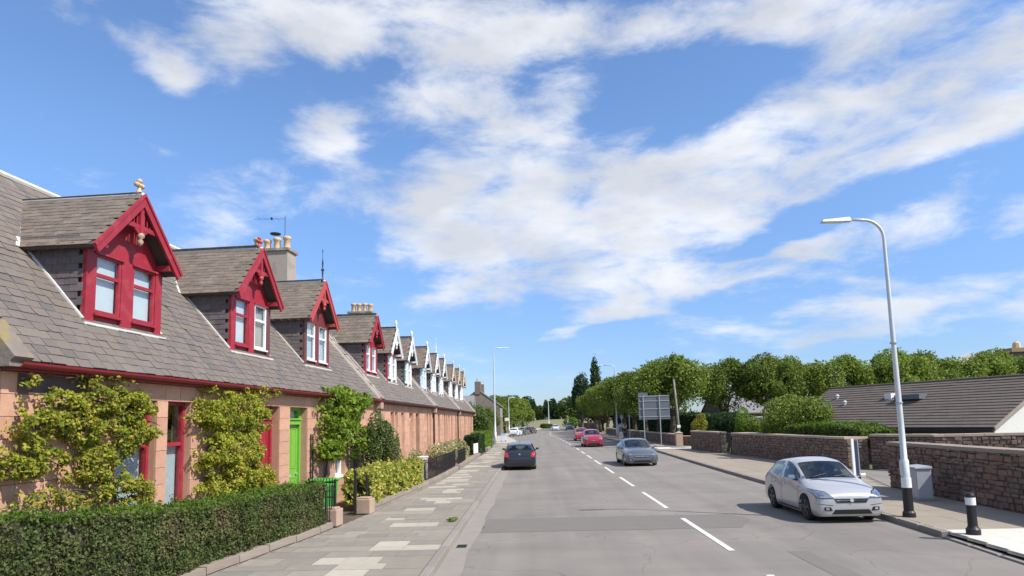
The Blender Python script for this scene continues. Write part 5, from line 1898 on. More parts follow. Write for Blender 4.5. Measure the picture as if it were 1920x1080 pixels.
house('far_house', 'small house with grey roof seen through the tree trunks on the right', (28.0, 82), R(8), 12, 7, 2.9, 5.6, M_brickbr, M_roof2, [(-2, 1.2, 1, 1.1), (2, 1.2, 1, 1.1)])
dh = thing('distant_roof', 'ochre chimney and white gable showing above the trees at the far right', 'roof', (61.5, 84, -.6))
MB().box(-1.2, 1.2, -1, 1, 0, 10.2).build('chimney_stack', M_stone2, dh)
MB().box(-1.6, 1.6, -1.3, 1.3, 10.2, 10.7).build('chimney_cope', mat('ochre_stone', (.28, .20, .10), .9, var=.2), dh)
MB().lathe([(.5, 0), (.4, .7), (.2, .9)], (0, 0, 10.7), 8).build('chimney_pot', M_pot, dh)
MB().prism([(-9, 1.5, 6), (-9, 1.5, 8.8), (-5, 1.5, 10.4), (-1.3, 1.5, 8.8), (-1.3, 1.5, 6)], (0, .4, 0)).build('gable_wall', M_harl, dh)
MB().prism([(1.3, 1.5, 6), (1.3, 1.5, 9.6), (5, 1.5, 10.6), (6, 1.5, 9.6), (6, 1.5, 6)], (0, .4, 0)).build('gable_wall', M_harl, dh)

# ------------------------------------------------------------------ trees


def crown_points(rs, r, lobes, n, spiky, bottom_open=.15):
    rx, ry, rz = r
    P, Nn = [], []
    cent = [(np.zeros(3), np.array([rx, ry, rz]) * .74)]
    for k in range(lobes):
        a = rs.uniform(0, 2 * math.pi)
        e = rs.uniform(-.35, 1.35)
        d = np.array([math.cos(a) * math.cos(e), math.sin(a) * math.cos(e), math.sin(e)])
        cent.append((d * np.array([rx, ry, rz]) * rs.uniform(.52, .74), np.array([rx, ry, rz]) * rs.uniform(.22, .40)))
    per = n // (lobes + 3)
    for q, (c, ra) in enumerate(cent):
        m_ = per * (3 if q == 0 else 1)
        d = rs.normal(size=(m_, 3))
        d /= np.linalg.norm(d, axis=1)[:, None]
        f = 1 - np.abs(rs.normal(0, .16, m_))
        if spiky > 0:
            f = f + spiky * np.clip(vnoise(d * 4.5, 1.0, q * 3.1) * 1.6, 0, 1)
        P.append(c + d * ra * f[:, None])
        Nn.append(d)
    P = np.concatenate(P)
    Nn = np.concatenate(Nn)
    return P, Nn, cent


TREE_CACHE = {}


def tree_proto(key, kind, h, cr, leaf, n, size, seed, spiky=.3, clear=.28):
    rs = np.random.RandomState(seed)
    cz = h - cr[2]
    P, Nn, cent = crown_points(rs, cr, 22, n, spiky)
    k = ~((vnoise(P, 2.0 / cr[0], seed) < -.20) & (rs.rand(len(P)) < .8))
    k &= P[:, 2] > -cr[2] * .78
    P, Nn = P[k], Nn[k]
    P[:, 2] += cz
    crown = leaf_mesh('crown', P, size, leaf, Nn, .35)
    b = MB()
    th = h * clear
    r0 = .05 * h * .6
    b.tube([(0, 0, 0), (0, .05, th * .5), (.06, 0, th), (0, .1, th * 1.4)], [r0 * 1.25, r0, r0 * .85, r0 * .5], 9)
    for q in range(9):
        c, ra = cent[1 + q]
        e = c + np.array([0, 0, cz])
        b.tube([(0, 0, th * .85), (e[0] * .35, e[1] * .35, th + (e[2] - th) * .45), tuple(e)], [r0 * .5, r0 * .3, r0 * .1], 6)
    tmp = b.build('trunk', M_bark, None, smooth=True)
    tm = tmp.data
    bpy.data.objects.remove(tmp)
    TREE_CACHE[key] = (tm, crown)


def plant(key, name, label, x, y, s=1.0, rz=0.0, group=None, cat='tree', sz=None, z=None):
    tm, cm_ = TREE_CACHE[key]
    t = thing(name, label, cat, (x, y, terrain(x, y) if z is None else z), rz, group)
    t.scale = (s, s, sz or s)
    obj('trunk', tm, t)
    obj('crown', cm_, t)
    return t


tree_proto('lime0', 'lime', 8.6, (3.6, 3.6, 3.2), L_tree, 26000, .155, 21, spiky=.35)
tree_proto('lime1', 'lime', 8.6, (3.4, 3.7, 3.1), L_tree, 26000, .155, 22, spiky=.40)
tree_proto('lime2', 'lime', 8.6, (3.8, 3.5, 3.25), L_tree, 26000, .155, 23, spiky=.35)
GA = 'round-headed trees along the low roadside wall on the right'
rowA = [(14.7, 62.5, 1.0, 0), (14.9, 70, 1.02, 1), (14.8, 78, .98, 2), (14.7, 86, 1.03, 0), (14.6, 95, 1.05, 1), (14.5, 104, 1.05, 2), (14.4, 114, 1.05, 0), (14.3, 126, 1.05, 1), (14.6, 138, 1.05, 2)]
labsA = ['dense round-headed tree with the leaning grey pole beside it, nearest in the roadside row', 'round-headed tree directly behind the large road sign', 'round-headed tree just left of the large road sign back', 'fourth round-headed tree along the low roadside wall', 'fifth round-headed tree along the low roadside wall',
         'sixth round-headed tree along the low roadside wall', 'seventh round-headed tree along the low roadside wall', 'second to last round-headed tree of the roadside row, above the red cars', 'farthest round-headed tree of the roadside row, above the red cars']
for i, (x, y, s, v_) in enumerate(rowA):
    plant('lime%d' % v_, 'lime_tree', labsA[i], x - 1.5, y, s * 1.08, i * 1.3, GA, z=0, sz=s)
GB = 'round-headed trees in a row behind the bungalow'
rowB = [(19.2, 66, .98), (23.2, 64, 1.0), (26.6, 67, .99), (29.6, 64, .96), (35.6, 64, 1.02), (39.6, 66, 1.0), (44.0, 66, .97), (48.2, 68, 1.02), (52.6, 67, 1.05), (57.2, 68, 1.07), (62, 68, 1.1), (67, 69, 1.1)]
whB = ['first round-headed tree right of the roadside row, trunk seen before the grey roof', 'second round-headed tree of the back row, above the small dark shrub', 'third round-headed tree of the back row, above the big garden shrub', 'fourth round-headed tree of the back row, just before the gap in the crowns',
       'broad round-headed tree right of the gap, above the roof aerial', 'round-headed tree next right of the broad one above the roof aerial', 'round-headed tree directly behind the tall lamp post', 'round-headed tree first to the right of the tall lamp post', 'round-headed tree second to the right of the tall lamp post',
       'round-headed tree left of the ochre chimney top', 'round-headed tree below the ochre chimney top', 'rightmost round-headed tree of the back row']
for i, (x, y, s) in enumerate(rowB):
    plant('lime%d' % (i % 3), 'lime_tree', whB[i], x, y, s, i * 2.1 + .5, GB, z=0)

tree_proto('con0', 'conifer', 18, (1.6, 1.6, 8.2), L_conif, 5000, .34, 31, spiky=.5, clear=.1)
tree_proto('con1', 'conifer', 15, (2.9, 2.9, 6.6), L_conif, 7000, .36, 33, spiky=.5, clear=.1)
tree_proto('wood0', 'broadleaf', 12, (5.2, 5.2, 6.0), L_dark, 7000, .45, 35, spiky=.25, clear=.15)
tree_proto('wood1', 'broadleaf', 11, (5.8, 5.0, 5.5), L_bush, 7000, .45, 36, spiky=.3, clear=.12)
plant('con0', 'conifer', 'tallest thin pointed conifer above the trees on the right of the road', 16.2, 166, 1.02, .3, z=0)
plant('con1', 'conifer', 'shorter broad conifer left of the tallest thin one', 12.8, 172, 1.0, 1.3, z=0)
plant('con1', 'conifer', 'dark conifer between the two pointed ones', 16.6, 178, .88, 2.3, z=0)
plant('wood1', 'broadleaf_tree', 'leafy tree at the left tip of the right-hand tree mass, nearest the bend', 12.6, 196, .95, .3, z=0)
plant('wood0', 'broadleaf_tree', 'dark tree filling the gap below the conifers', 15.8, 150, .80, .9, z=0)
GF = 'dark trees on the rise beyond the bend'
fx = [(-18, 318, 1.15), (-10, 322, 1.25), (-3, 326, 1.1), (4, 338, .78), (9.5, 328, .98), (16.5, 322, 1.08), (25, 330, 1.1), (-31, 312, 1.15), (36, 335, .9)]
fl_ = ['dark distant tree above the dark parked car', 'taller dark distant tree left of the sky gap at the bend', 'dark distant tree at the left edge of the sky gap', 'lowest dark distant tree in the sky gap above the bend', 'dark distant tree behind the far left lamp column', 'dark distant tree behind the far right lamp column', 'dark distant tree at the right end beyond the bend', 'dark distant tree farthest left beyond the bend', 'dark distant tree hidden low behind the right-hand trees']
for i, (x, y, s) in enumerate(fx):
    if i in (7, 8):
        continue
    plant('wood%d' % (i % 2), 'broadleaf_tree', fl_[i], x, y, s, i * 1.1, GF, z=2.2)
rs_ = np.random.RandomState(77)
nW = 26000
xw_ = rs_.uniform(-60, 75, nW)
hw_ = 6.2 + 2.6 * np.sin(xw_ * .33) + 1.8 * np.sin(xw_ * .9 + 1) + 1.2 * np.sin(xw_ * 2.1)
zw_ = hw_ * np.sqrt(rs_.uniform(0, 1, nW))
yw_ = 352 + rs_.normal(0, 3, nW) - np.cos(xw_ * .9) * 2
Pw = np.stack([xw_, yw_, zw_ + 2.4 + vnoise(np.stack([xw_, yw_, zw_], 1), .5) * 1.4], 1)
tag(obj('distant_woodland', leaf_mesh('distant_woodland', Pw, .75, L_dark, np.tile([0, -.8, .5], (nW, 1)), .4)), 'far dark belt of woodland closing the view beyond the bend', kind='stuff')
GLt = 'trees and tall bushes along the left side beyond the terrace'
tree_proto('gb0', 'garden', 4.6, (2.2, 2.2, 2.2), L_bush, 6000, .16, 41, spiky=.25, clear=.08)
tree_proto('gb1', 'garden', 4.6, (2.1, 2.3, 2.25), L_light, 6000, .16, 42, spiky=.3, clear=.08)
tree_proto('gt2', 'garden', 7.5, (3.4, 3.4, 3.9), L_tree, 9000, .24, 43, spiky=.3, clear=.05)
gl = [('gb0', -6.5, 67.5, 1.0, 'green garden bush right at the end of the terrace'), ('gb1', -6.4, 74, .85, 'lighter green bush behind the second lamp post'), ('gb0', -7.4, 80, 1.05, 'dark bushy tree left of the lamp post, under the stone house'),
      ('gb1', -7.2, 89, .85, 'bright green bush just right of the lamp post base'), ('gt2', -8.6, 96, .60, 'mid-height tree in front of the tall stone house'), ('gt2', -7.6, 108, .66, 'leafy tree right of the tall stone house gable'),
      ('gt2', -8.8, 122, .98, 'leafy tree left of the column with the small white sign'), ('gt2', -8.0, 136, 1.08, 'leafy tree behind the column with the small white sign'), ('gt2', -6.6, 152, 1.15, 'leafy tree above the white parked car'),
      ('gt2', -5.2, 170, 1.2, 'leafy tree above the grey parked car'), ('gt2', -3.4, 192, 1.25, 'farthest leafy tree on the left, at the bend')]
for i, (kk, x, y, s, lab) in enumerate(gl):
    plant(kk, 'garden_tree', lab, x, y, s, i * 1.7, GLt, z=0)
# gardens behind the walls on the right
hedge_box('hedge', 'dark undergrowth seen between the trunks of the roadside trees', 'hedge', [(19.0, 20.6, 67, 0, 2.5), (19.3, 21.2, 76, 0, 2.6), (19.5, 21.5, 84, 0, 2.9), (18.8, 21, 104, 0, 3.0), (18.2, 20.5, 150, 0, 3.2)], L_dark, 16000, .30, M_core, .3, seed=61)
shrub('shrub', 'large rounded green shrub rising behind the long rubble wall', 'shrub', (14.9, 37.6, 1.9), (2.25, 2.0, 1.95), L_rosebush if False else L_tree, 26000, .085, seed=51, lobes=16)
shrub('shrub', 'dark green shrub above the wall by the narrow iron gate', 'shrub', (13.7, 47.0, 1.7), (1.45, 1.3, 1.45), L_dark, 12000, .08, seed=52, lobes=12)
shrub('shrub', 'bright yellow-green shrub between the dark shrub and the large one', 'shrub', (14.4, 44.6, 1.6), (1.0, 1.0, 1.45), L_light, 8000, .08, seed=53)
shrub('shrub', 'golden-leaved shrub at the left end behind the far wall', 'shrub', (13.2, 52.6, 1.7), (.75, .75, 1.1), L_yel, 4000, .08, seed=54)
hedge_box('hedge', 'low rounded bright hedge on top of the wall end by the driveway', 'hedge', [(14.3, 15.9, 29.0, 1.0, 1.75), (13.75, 15.6, 30.2, 1.0, 2.0), (13.75, 15.6, 33.5, 1.0, 2.0), (13.6, 15.4, 36.0, 1.0, 1.9)], L_light, 14000, .075, M_core, .12, seed=55)

# ------------------------------------------------------------------ street furniture


def lamp_post(name, label, x, y, ht, arm, rz, r0=.085, m=M_galvl, base=True, group='lamp posts', armlen=1.2):
    t = thing(name, label, 'lamp post', (x, y, .1), rz, group)
    pts, rs_ = [], []
    n = 6
    z0 = 0
    br = .45
    pts = [(0, 0, 0), (0, 0, 1.3), (0, 0, 1.32)] + [(0, 0, 1.32 + (ht - br - 1.32) * k / n) for k in range(1, n + 1)]
    rs_ = [r0 * 1.25, r0 * 1.2, r0 * .92] + [r0 * (.92 - .42 * k / n) for k in range(1, n + 1)]
    for k in range(1, 7):
        a = math.pi / 2 * k / 6
        pts.append((-br * (1 - math.cos(a)), 0, ht - br + br * math.sin(a)))
        rs_.append(r0 * .48)
    pts.append((-armlen + .35, 0, ht + .02))
    rs_.append(r0 * .42)
    MB().tube(pts, rs_, 12).build('column', m, t, smooth=True)
    h = MB()
    h.hexa([(-armlen - .30, -.09, ht - .03), (-armlen + .40, -.07, ht - .03), (-armlen + .40, .07, ht - .03), (-armlen - .30, .09, ht - .03),
            (-armlen - .27, -.06, ht + .03), (-armlen + .38, -.05, ht + .08), (-armlen + .38, .05, ht + .08), (-armlen - .27, .06, ht + .03)])
    ho = h.build('lantern', m, t, bevel=.012)
    MB().box(-armlen - .24, -armlen + .22, -.06, .06, ht - .042, ht - .031).build('diffuser', M_white, ho)
    if base:
        MB().tube([(0, 0, 0), (0, 0, .12), (0, 0, .16), (0, 0, .68)], [r0 * 1.9, r0 * 1.8, r0 * 1.42, r0 * 1.36], 14).build('base_sleeve', M_black, t, smooth=False)
        MB().tube([(0, 0, .68), (0, 0, .90)], [r0 * 1.44, r0 * 1.42], 14).build('white_band', M_white, t)
        MB().box(-r0 * 1.3, -r0 * 1.16, -.045, .045, .95, 1.28).build('inspection_door', m, t)
    return t


lp = lamp_post('lamp_post', 'tall grey lamp post with black base and white band, beside the silver car', 8.50, 15.45, 7.0, True, 0, armlen=1.15, group='lamp posts along the street', r0=.074)
for zz in (2.6, 4.0):
    MB().tube([(0, 0, zz), (0, 0, zz + .03)], [.081, .081], 12).build('band_clamp', M_galv, lp)
G_L = 'lamp posts along the street'
lamp_post('lamp_post', 'tall pale lamp post on the left pavement past the end of the terrace', -4.2, 71.7, 10.6, True, R(190), r0=.12, group=G_L, armlen=1.5, base=False)
l3 = lamp_post('lamp_post', 'pale column on the left with a small white sign on it', -4.75, 128, 7.2, True, R(200), r0=.12, group=G_L, armlen=1.0, base=False)
lamp_post('lamp_post', 'far thin pale column on the left, against the leafy trees', -2.6, 200, 8.0, True, R(200), r0=.11, group=G_L, base=False)
lamp_post('lamp_post', 'far pale column left of the white oncoming car, against the dark trees', 6.2, 262, 10.5, True, R(180), r0=.22, group=G_L, base=False)
lamp_post('lamp_post', 'far pale column above the dark van', 12.8, 255, 10.0, True, 0, r0=.18, group=G_L, base=False)
lamp_post('lamp_post', 'pale lamp post on the right pavement, its arm curving out above the roadside trees', 10.9, 86, 9.5, True, 0, r0=.11, group=G_L, armlen=1.9, base=False)
sgn = MB().box(-.42, .42, -.02, .02, 0, .62)
so_ = sgn.build('small_sign', M_white, None)
so_.location = (-5.15, 127.8, 2.7)
tag(so_, 'small square white sign fixed to the pale column on the left', 'sign')

bo = thing('bollard', 'black bollard with a white band on the right pavement', 'bollard', (8.42, 13.15, .12))
MB().lathe([(.125, 0), (.125, .10), (.10, .13), (.085, .16), (.078, .56)], n=18).build('shaft', M_black, bo, smooth=False)
MB().lathe([(.088, .56), (.088, .70)], n=18).build('white_band', M_white, bo)
MB().lathe([(.078, .70), (.080, .73), (.085, .745), (.07, .78), (.02, .795)], n=18).build('cap', M_black, bo)
cb = thing('utility_cabinet', 'grey metal utility cabinet standing against the rubble wall', 'cabinet', (10.45, 18.4, .12), R(-6))
MB().box(-.22, .20, -.42, .42, .0, .06).build('plinth', M_kerb, cb)
MB().hexa([(-.20, -.38, .06), (.18, -.38, .06), (.18, .38, .06), (-.20, .38, .06), (-.20, -.38, .86), (.18, -.38, .86), (.18, .38, .86), (-.20, .38, .86)]).build('body', M_cab, cb, bevel=.012)
MB().hexa([(-.23, -.41, .86), (.20, -.41, .86), (.20, .41, .86), (-.23, .41, .86), (-.22, -.40, .89), (.19, -.40, .92), (.19, .40, .92), (-.22, .40, .89)]).build('roof', M_cab, cb)
for k in (-1, 1):
    MB().box(-.208, -.20, .02 * k if k > 0 else -.36, .36 if k > 0 else -.02, .10, .82).build('door', M_cab, cb)
MB().box(-.216, -.208, .03, .05, .42, .52).build('handle', M_iron, cb)
sg = thing('sign_post', 'narrow white-edged navy sign standing upright by the driveway pier', 'sign', (11.65, 24.4, .12), R(8))
MB().box(-.09, .0, -.03, .03, 0, 1.45).build('white_edge', M_white, sg)
MB().box(.0, .13, -.02, .025, .12, 1.38).build('panel', M_navy, sg)
MB().tube([(.16, .0, 0), (.16, .0, 1.42)], .025, 8).build('post', M_galv, sg)

bs = thing('road_sign', 'back of a large grey direction sign on two posts among the trees', 'road sign', (10.55, 58.0, .12), R(-6))
bs.scale = (.70, .70, .86)
MB().box(-1.75, 2.1, -.02, .02, 2.65, 5.1).build('sign_plate', M_signback, bs)
MB().box(-1.75, -.55, -.021, .019, 5.1, 5.42).build('sign_plate', M_signback, bs)
for z in (2.9, 3.7, 4.5, 5.0):
    MB().box(-1.7, 2.05, -.07, -.021, z, z + .07).build('rail', M_galv, bs)
for x in (-1.15, .85):
    MB().tube([(x, -.12, 0), (x, -.12, 5.15)], .055, 10).build('post', M_galv, bs)
po = thing('wooden_pole', 'leaning weathered pole in front of the nearest roadside tree', 'pole', (13.15, 59.6, 0), 0)
MB().tube([(0, 0, 0), (-.13, 0, 3.0), (-.28, 0, 6.0)], [.12, .11, .09], 10).build('shaft', M_wood, po, smooth=True)
MB().box(-.22, .08, -.16, -.12, 1.6, 1.85).build('plate', M_white, po)
bp_ = thing('stop_pole', 'plain grey pole on the right pavement beyond the dark grey car', 'pole', (9.62, 66, .12))
MB().tube([(0, 0, 0), (0, 0, 2.75)], .05, 10).build('shaft', M_galv, bp_)
MB().box(-.03, .03, -.05, .05, 2.75, 2.80).build('cap', M_galv, bp_)
kb = thing('grey_kiosk', 'narrow upright grey kiosk at the pavement edge under the trees', 'kiosk', (10.35, 78, .12))
MB().box(-.36, .36, -.3, .3, 0, 1.75).build('body', M_cab, kb, bevel=.03)
MB().box(-.40, .40, -.34, .34, 1.75, 1.82).build('roof', M_cab, kb)
MB().box(-.28, .28, -.31, -.301, .9, 1.6).build('door', M_signback, kb)
MB().tube([(.12, 0, 1.82), (.12, 0, 2.5)], .03, 8).build('mast', M_galv, kb)
MB().tube([(.12, -.02, 2.62), (.12, .02, 2.62)], .22, 14).build('disc', M_galv, kb)
wheelie_bin('wheelie_bin', 'pale blue-grey wheeled bin on the far left pavement, before the white parked car', (-3.7, 80, .12), M_pblue, M_cab, R(90))
yb = thing('crossing_beacon', 'yellow sign on a pole in the verge left of the dark van', 'sign', (9.0, 172, 0))
MB().tube([(0, 0, 0), (0, 0, 3.3)], .06, 8).build('post', M_white, yb)
MB().box(-.32, .32, -.03, .03, 2.1, 2.9).build('plate', mat('yellow_plate', (.6, .5, .06), .5), yb)
MB().lathe([(.02, 0), (.2, .1), (.24, .25), (.15, .42), (.02, .48)], (0, 0, 3.3), 10).build('globe', M_white, yb)
shrub('verge_shrub', 'yellow-green bush on the verge by the bend', 'shrub', (10.4, 190, 1.6), (2.6, 2.2, 1.9), L_light, 3000, .3, seed=71)
shrub('verge_shrub', 'low brown-green bush on the verge by the left far column', 'shrub', (4.3, 215, .8), (2.4, 1.6, 1.0), L_bush, 2000, .3, seed=72)
vw = rubble_wall('stone_wall', 'pale far wall at the bend to the right of the dark van', (17, 178), (12.5, 184), 1.6, .4, 1, None, seed=9, sw=1.0, sh=.4, cope_m=M_copel)

# ------------------------------------------------------------------ cars
M_tyre = mat('tyre_rubber', (.018, .018, .018), .85)
M_rim = mat('alloy', (.42, .43, .45), .35, metal=.7)
M_rimd = mat('dark_alloy', (.10, .10, .11), .4, metal=.6)
M_carb = mat('car_black_trim', (.014, .014, .015), .55)
M_under = mat('wheel_arch', (.008, .008, .008), .9)
M_chrome = mat('chrome', (.75, .75, .76), .15, metal=1.0)
M_lampg = mat('headlamp_glass', (.30, .33, .37), .06, metal=.6, coat=1, var=.35, nscale=9)
M_taill = mat('tail_lamp', (.45, .01, .015), .12, coat=1)
M_plw = mat('white_plate', (.62, .65, .60), .5)
M_ply = mat('yellow_plate_rear', (.55, .36, .05), .5)
M_seat = mat('seat_cloth', (.05, .05, .055), .9)


def carglass(name='car_glass'):
    m = bpy.data.materials.new(name)
    m.use_nodes = True
    t = m.node_tree
    t.nodes.clear()
    out = N(t, 'ShaderNodeOutputMaterial')
    tr = N(t, 'ShaderNodeBsdfTransparent')
    tr.inputs[0].default_value = (.55, .62, .60, 1)
    gl = N(t, 'ShaderNodeBsdfGlossy')
    gl.inputs['Roughness'].default_value = .03
    lw = N(t, 'ShaderNodeLayerWeight')
    lw.inputs[0].default_value = 0.5
    f = MA(t, 'ADD', MA(t, 'MULTIPLY', MA(t, 'POWER', lw.outputs['Facing'], 4.0), 0.85), 0.09, clamp=True)
    mx = N(t, 'ShaderNodeMixShader')
    t.links.new(f, mx.inputs[0])
    t.links.new(tr.outputs[0], mx.inputs[1])
    t.links.new(gl.outputs[0], mx.inputs[2])
    t.links.new(mx.outputs[0], out.inputs[0])
    return m


M_cglass = carglass()


def carpaint(name, c, metal=.5, rough=.32):
    return mat(name, c, rough, metal=metal, coat=.8, var=.02)


#          y     zb   zmid  zs    zt    wb   wm   ws   wt   drop
ST_H = [(-.04, .20, .40, .60, .66, .60, .72, .68, .46, .02), (.04, .16, .42, .66, .74, .70, .82, .77, .56, .03), (.22, .14, .46, .73, .83, .78, .875, .82, .62, .04),
        (.55, .14, .52, .80, .92, .80, .89, .85, .68, .05), (1.02, .14, .55, .89, 1.0, .81, .895, .865, .72, .03), (1.20, .14, .55, .905, 1.10, .81, .895, .868, .70, .05),
        (1.90, .14, .55, .92, 1.44, .81, .895, .868, .64, .05), (2.36, .14, .55, .935, 1.51, .81, .895, .868, .63, .05), (2.45, .14, .55, .942, 1.505, .81, .895, .868, .63, .05),
        (3.28, .14, .55, .985, 1.44, .81, .89, .85, .60, .06), (3.62, .16, .55, 1.01, 1.345, .80, .88, .835, .585, .06), (3.90, .18, .52, .98, 1.04, .77, .86, .81, .68, .02),
        (4.02, .20, .48, .80, .84, .74, .83, .79, .66, .02), (4.06, .24, .44, .60, .64, .66, .75, .71, .58, .02)]


def make_car(name, label, cat, loc, rz, paint, L=4.0, W=1.74, H=1.48, kind='hatch', face='front', plate=True, mirror_m=None, rim=None, detail=2, group=None, dark_lower=False):
    t = thing(name, label, cat, loc, rz, group)
    st = [list(s) for s in ST_H]
    if kind == 'coupe':       # lower, longer bonnet
        for s in st:
            if 1.0 < s[0] < 1.95:
                s[0] += .12
        st[3][4] += .02
        st[6][4] -= .0
    if kind == 'suv':
        for s in st:
            s[2] += .04
            s[3] += .06
            s[4] += .05 if s[4] < 1.2 else 0
            s[1] += .04
    sx, sy, sz = W / 1.74, L / 4.0, H / 1.48
    bm = bmesh_new()
    cre = bm.edges.layers.float.new('crease_edge')
    crv = bm.verts.layers.float.new('crease_vert')
    rows = []
    for (y, zb, zm, zs, zt, wb, wm, ws, wt, dr) in st:
        y, zb, zm, zs, zt, dr = y * sy, zb * sz, zm * sz, zs * sz, zt * sz, dr * sz
        wb, wm, ws, wt = wb * sx, wm * sx, ws * sx, wt * sx
        half = [(0, zb), (wb, zb), (wm, zb + .10), (wm, zm), (ws, zs), (wt, zt - dr), (wt * .55, zt - dr * .25), (0, zt)]
        ring = [bm.verts.new((x, y, z)) for x, z in half]
        ring += [bm.verts.new((-x, y, z)) for x, z in half[-2:0:-1]]
        rows.append(ring)
    n = len(rows[0])
    # material slots: 0 paint, 1 windscreen, 2 rear window, 3.. side windows, last arch
    groups = {1: [], 2: [], 3: [], 4: [], 5: [], 6: []}
    for i in range(len(rows) - 1):
        for k in range(n):
            k2 = (k + 1) % n
            fc = bm.faces.new((rows[i][k], rows[i][k2], rows[i + 1][k2], rows[i + 1][k]))
            fc.smooth = True
            top = k in (5, 6, 7, 8)
            if top and 4 <= i < 6:
                groups[1].append(fc)
            if top and i == 10:
                groups[2].append(fc)
            if k == 4 or k == 9:
                sd = 0 if k == 4 else 1
                if 5 <= i < 7:
                    groups[3 + sd].append(fc)
                if 8 <= i < 10:
                    groups[5 + sd].append(fc)
    for ring in (rows[0], rows[-1]):
        fc = bm.faces.new(ring)
        fc.smooth = True
    bmesh.ops.recalc_face_normals(bm, faces=bm.faces)
    for gi, fs in groups.items():
        if fs:
            bmesh.ops.inset_region(bm, faces=fs, thickness=.032 if gi > 2 else .04, depth=0, use_even_offset=True)
            for fc in fs:
                fc.material_index = gi
            es = {e for fc in fs for e in fc.edges if len([q for q in e.link_faces if q in fs]) == 1}
            for e in es:
                e[cre] = .92
            vs_ = {v_ for e in es for v_ in e.verts}
            for v_ in vs_:
                if len([q for q in v_.link_faces if q in fs]) == 1:
                    v_[crv] = .85
    for i in range(len(rows) - 1):
        for k in (4, 10):
            e = bm.edges.get((rows[i][k], rows[i + 1][k]))
            if e:
                e[cre] = .7
        for k in (1, 13):
            e = bm.edges.get((rows[i][k], rows[i + 1][k]))
            if e:
                e[cre] = .6
    me = bpy.data.meshes.new('body')
    bm.to_mesh(me)
    bm.free()
    for q in range(7):
        me.materials.append(paint if q == 0 else M_cglass)
    me.materials.append(M_under)
    src = obj('body', me)
    md = src.modifiers.new('s', 'SUBSURF')
    md.levels = md.render_levels = 2
    # wheel arches
    wr = .305 * sz if kind != 'suv' else .335 * sz
    wy = (.74 * sy, 3.26 * sy)
    cb_ = MB()
    cutters = []
    for y in wy:
        for s in (-1, 1):
            c = MB().tube([(s * (.62 * sx), y, wr + .01), (s * (1.1 * sx), y, wr + .01)], wr + .055, 28).build('cut', M_under)
            cutters.append(c)
            bo_ = src.modifiers.new('b', 'BOOLEAN')
            bo_.operation = 'DIFFERENCE'
            bo_.object = c
            bo_.solver = 'EXACT'
            try:
                bo_.material_mode = 'TRANSFER'
            except Exception:
                pass
    dg = bpy.context.evaluated_depsgraph_get()
    ev = src.evaluated_get(dg)
    res = bpy.data.meshes.new_from_object(ev, preserve_all_data_layers=True, depsgraph=dg)
    for c in cutters:
        bpy.data.objects.remove(c)
    bpy.data.objects.remove(src)
    names = {1: 'windscreen', 2: 'rear_window', 3: 'side_window', 4: 'side_window', 5: 'side_window', 6: 'side_window'}
    mats_ = list(res.materials)
    nv = len(res.vertices)
    co = [v_.co.copy() for v_ in res.vertices]
    faces = {}
    for p in res.polygons:
        mn = mats_[p.material_index] if p.material_index < len(mats_) else None
        key = p.material_index if 1 <= p.material_index <= 6 else (7 if mn is M_under or p.material_index >= 7 else 0)
        faces.setdefault(key, []).append(tuple(p.vertices))

    def sub(fs, nm, m, parent):
        used = sorted({i for f_ in fs for i in f_})
        mp = {i: k for k, i in enumerate(used)}
        m2 = bpy.data.meshes.new(nm)
        m2.from_pydata([co[i] for i in used], [], [tuple(mp[i] for i in f_) for f_ in fs])
        m2.materials.append(m)
        m2.polygons.foreach_set('use_smooth', [True] * len(m2.polygons))
        return obj(nm, m2, parent)
    body = sub(faces[0], 'body', paint, t)
    if 7 in faces:
        sub(faces[7], 'wheel_arches', M_under, t)
    for gi in range(1, 7):
        if gi in faces:
            sub(faces[gi], names[gi], M_cglass, t)
    bvh = BVHTree.FromPolygons(co, [f_ for k_ in faces for f_ in faces[k_]])

    def patch(nm, quad, side, m, off=.006, nu=6, nv=4, parent=t, thick=.0):
        """quad: 4 (u, v) corners seen square-on from one side; wrapped on the body"""
        pts = []
        ok = True
        last = None
        for j in range(nv + 1):
            for i in range(nu + 1):
                a, c = i / nu, j / nv
                u = (quad[0][0] * (1 - a) + quad[1][0] * a) * (1 - c) + (quad[3][0] * (1 - a) + quad[2][0] * a) * c
                v2 = (quad[0][1] * (1 - a) + quad[1][1] * a) * (1 - c) + (quad[3][1] * (1 - a) + quad[2][1] * a) * c
                if side == 'front':
                    o_, d_ = Vector((u, -2, v2)), Vector((0, 1, 0))
                elif side == 'rear':
                    o_, d_ = Vector((u, L + 2, v2)), Vector((0, -1, 0))
                elif side == 'right':
                    o_, d_ = Vector((3, u, v2)), Vector((-1, 0, 0))
                elif side == 'left':
                    o_, d_ = Vector((-3, u, v2)), Vector((1, 0, 0))
                else:
                    o_, d_ = Vector((u, v2, 4)), Vector((0, 0, -1))
                h, nr_, _, _ = bvh.ray_cast(o_, d_)
                if h is None:
                    h = last if last is not None else Vector((u, .1, v2))
                    nr_ = -d_
                if nr_.dot(d_) > 0:
                    nr_ = -nr_
                last = h
                pts.append(h + nr_ * off - d_ * .002)
        fs = [(j * (nu + 1) + i, j * (nu + 1) + i + 1, (j + 1) * (nu + 1) + i + 1, (j + 1) * (nu + 1) + i) for j in range(nv) for i in range(nu)]
        m2 = bpy.data.meshes.new(nm)
        m2.from_pydata(pts, [], fs)
        m2.materials.append(m)
        m2.polygons.foreach_set('use_smooth', [True] * len(fs))
        o2 = obj(nm, m2, parent)
        return o2

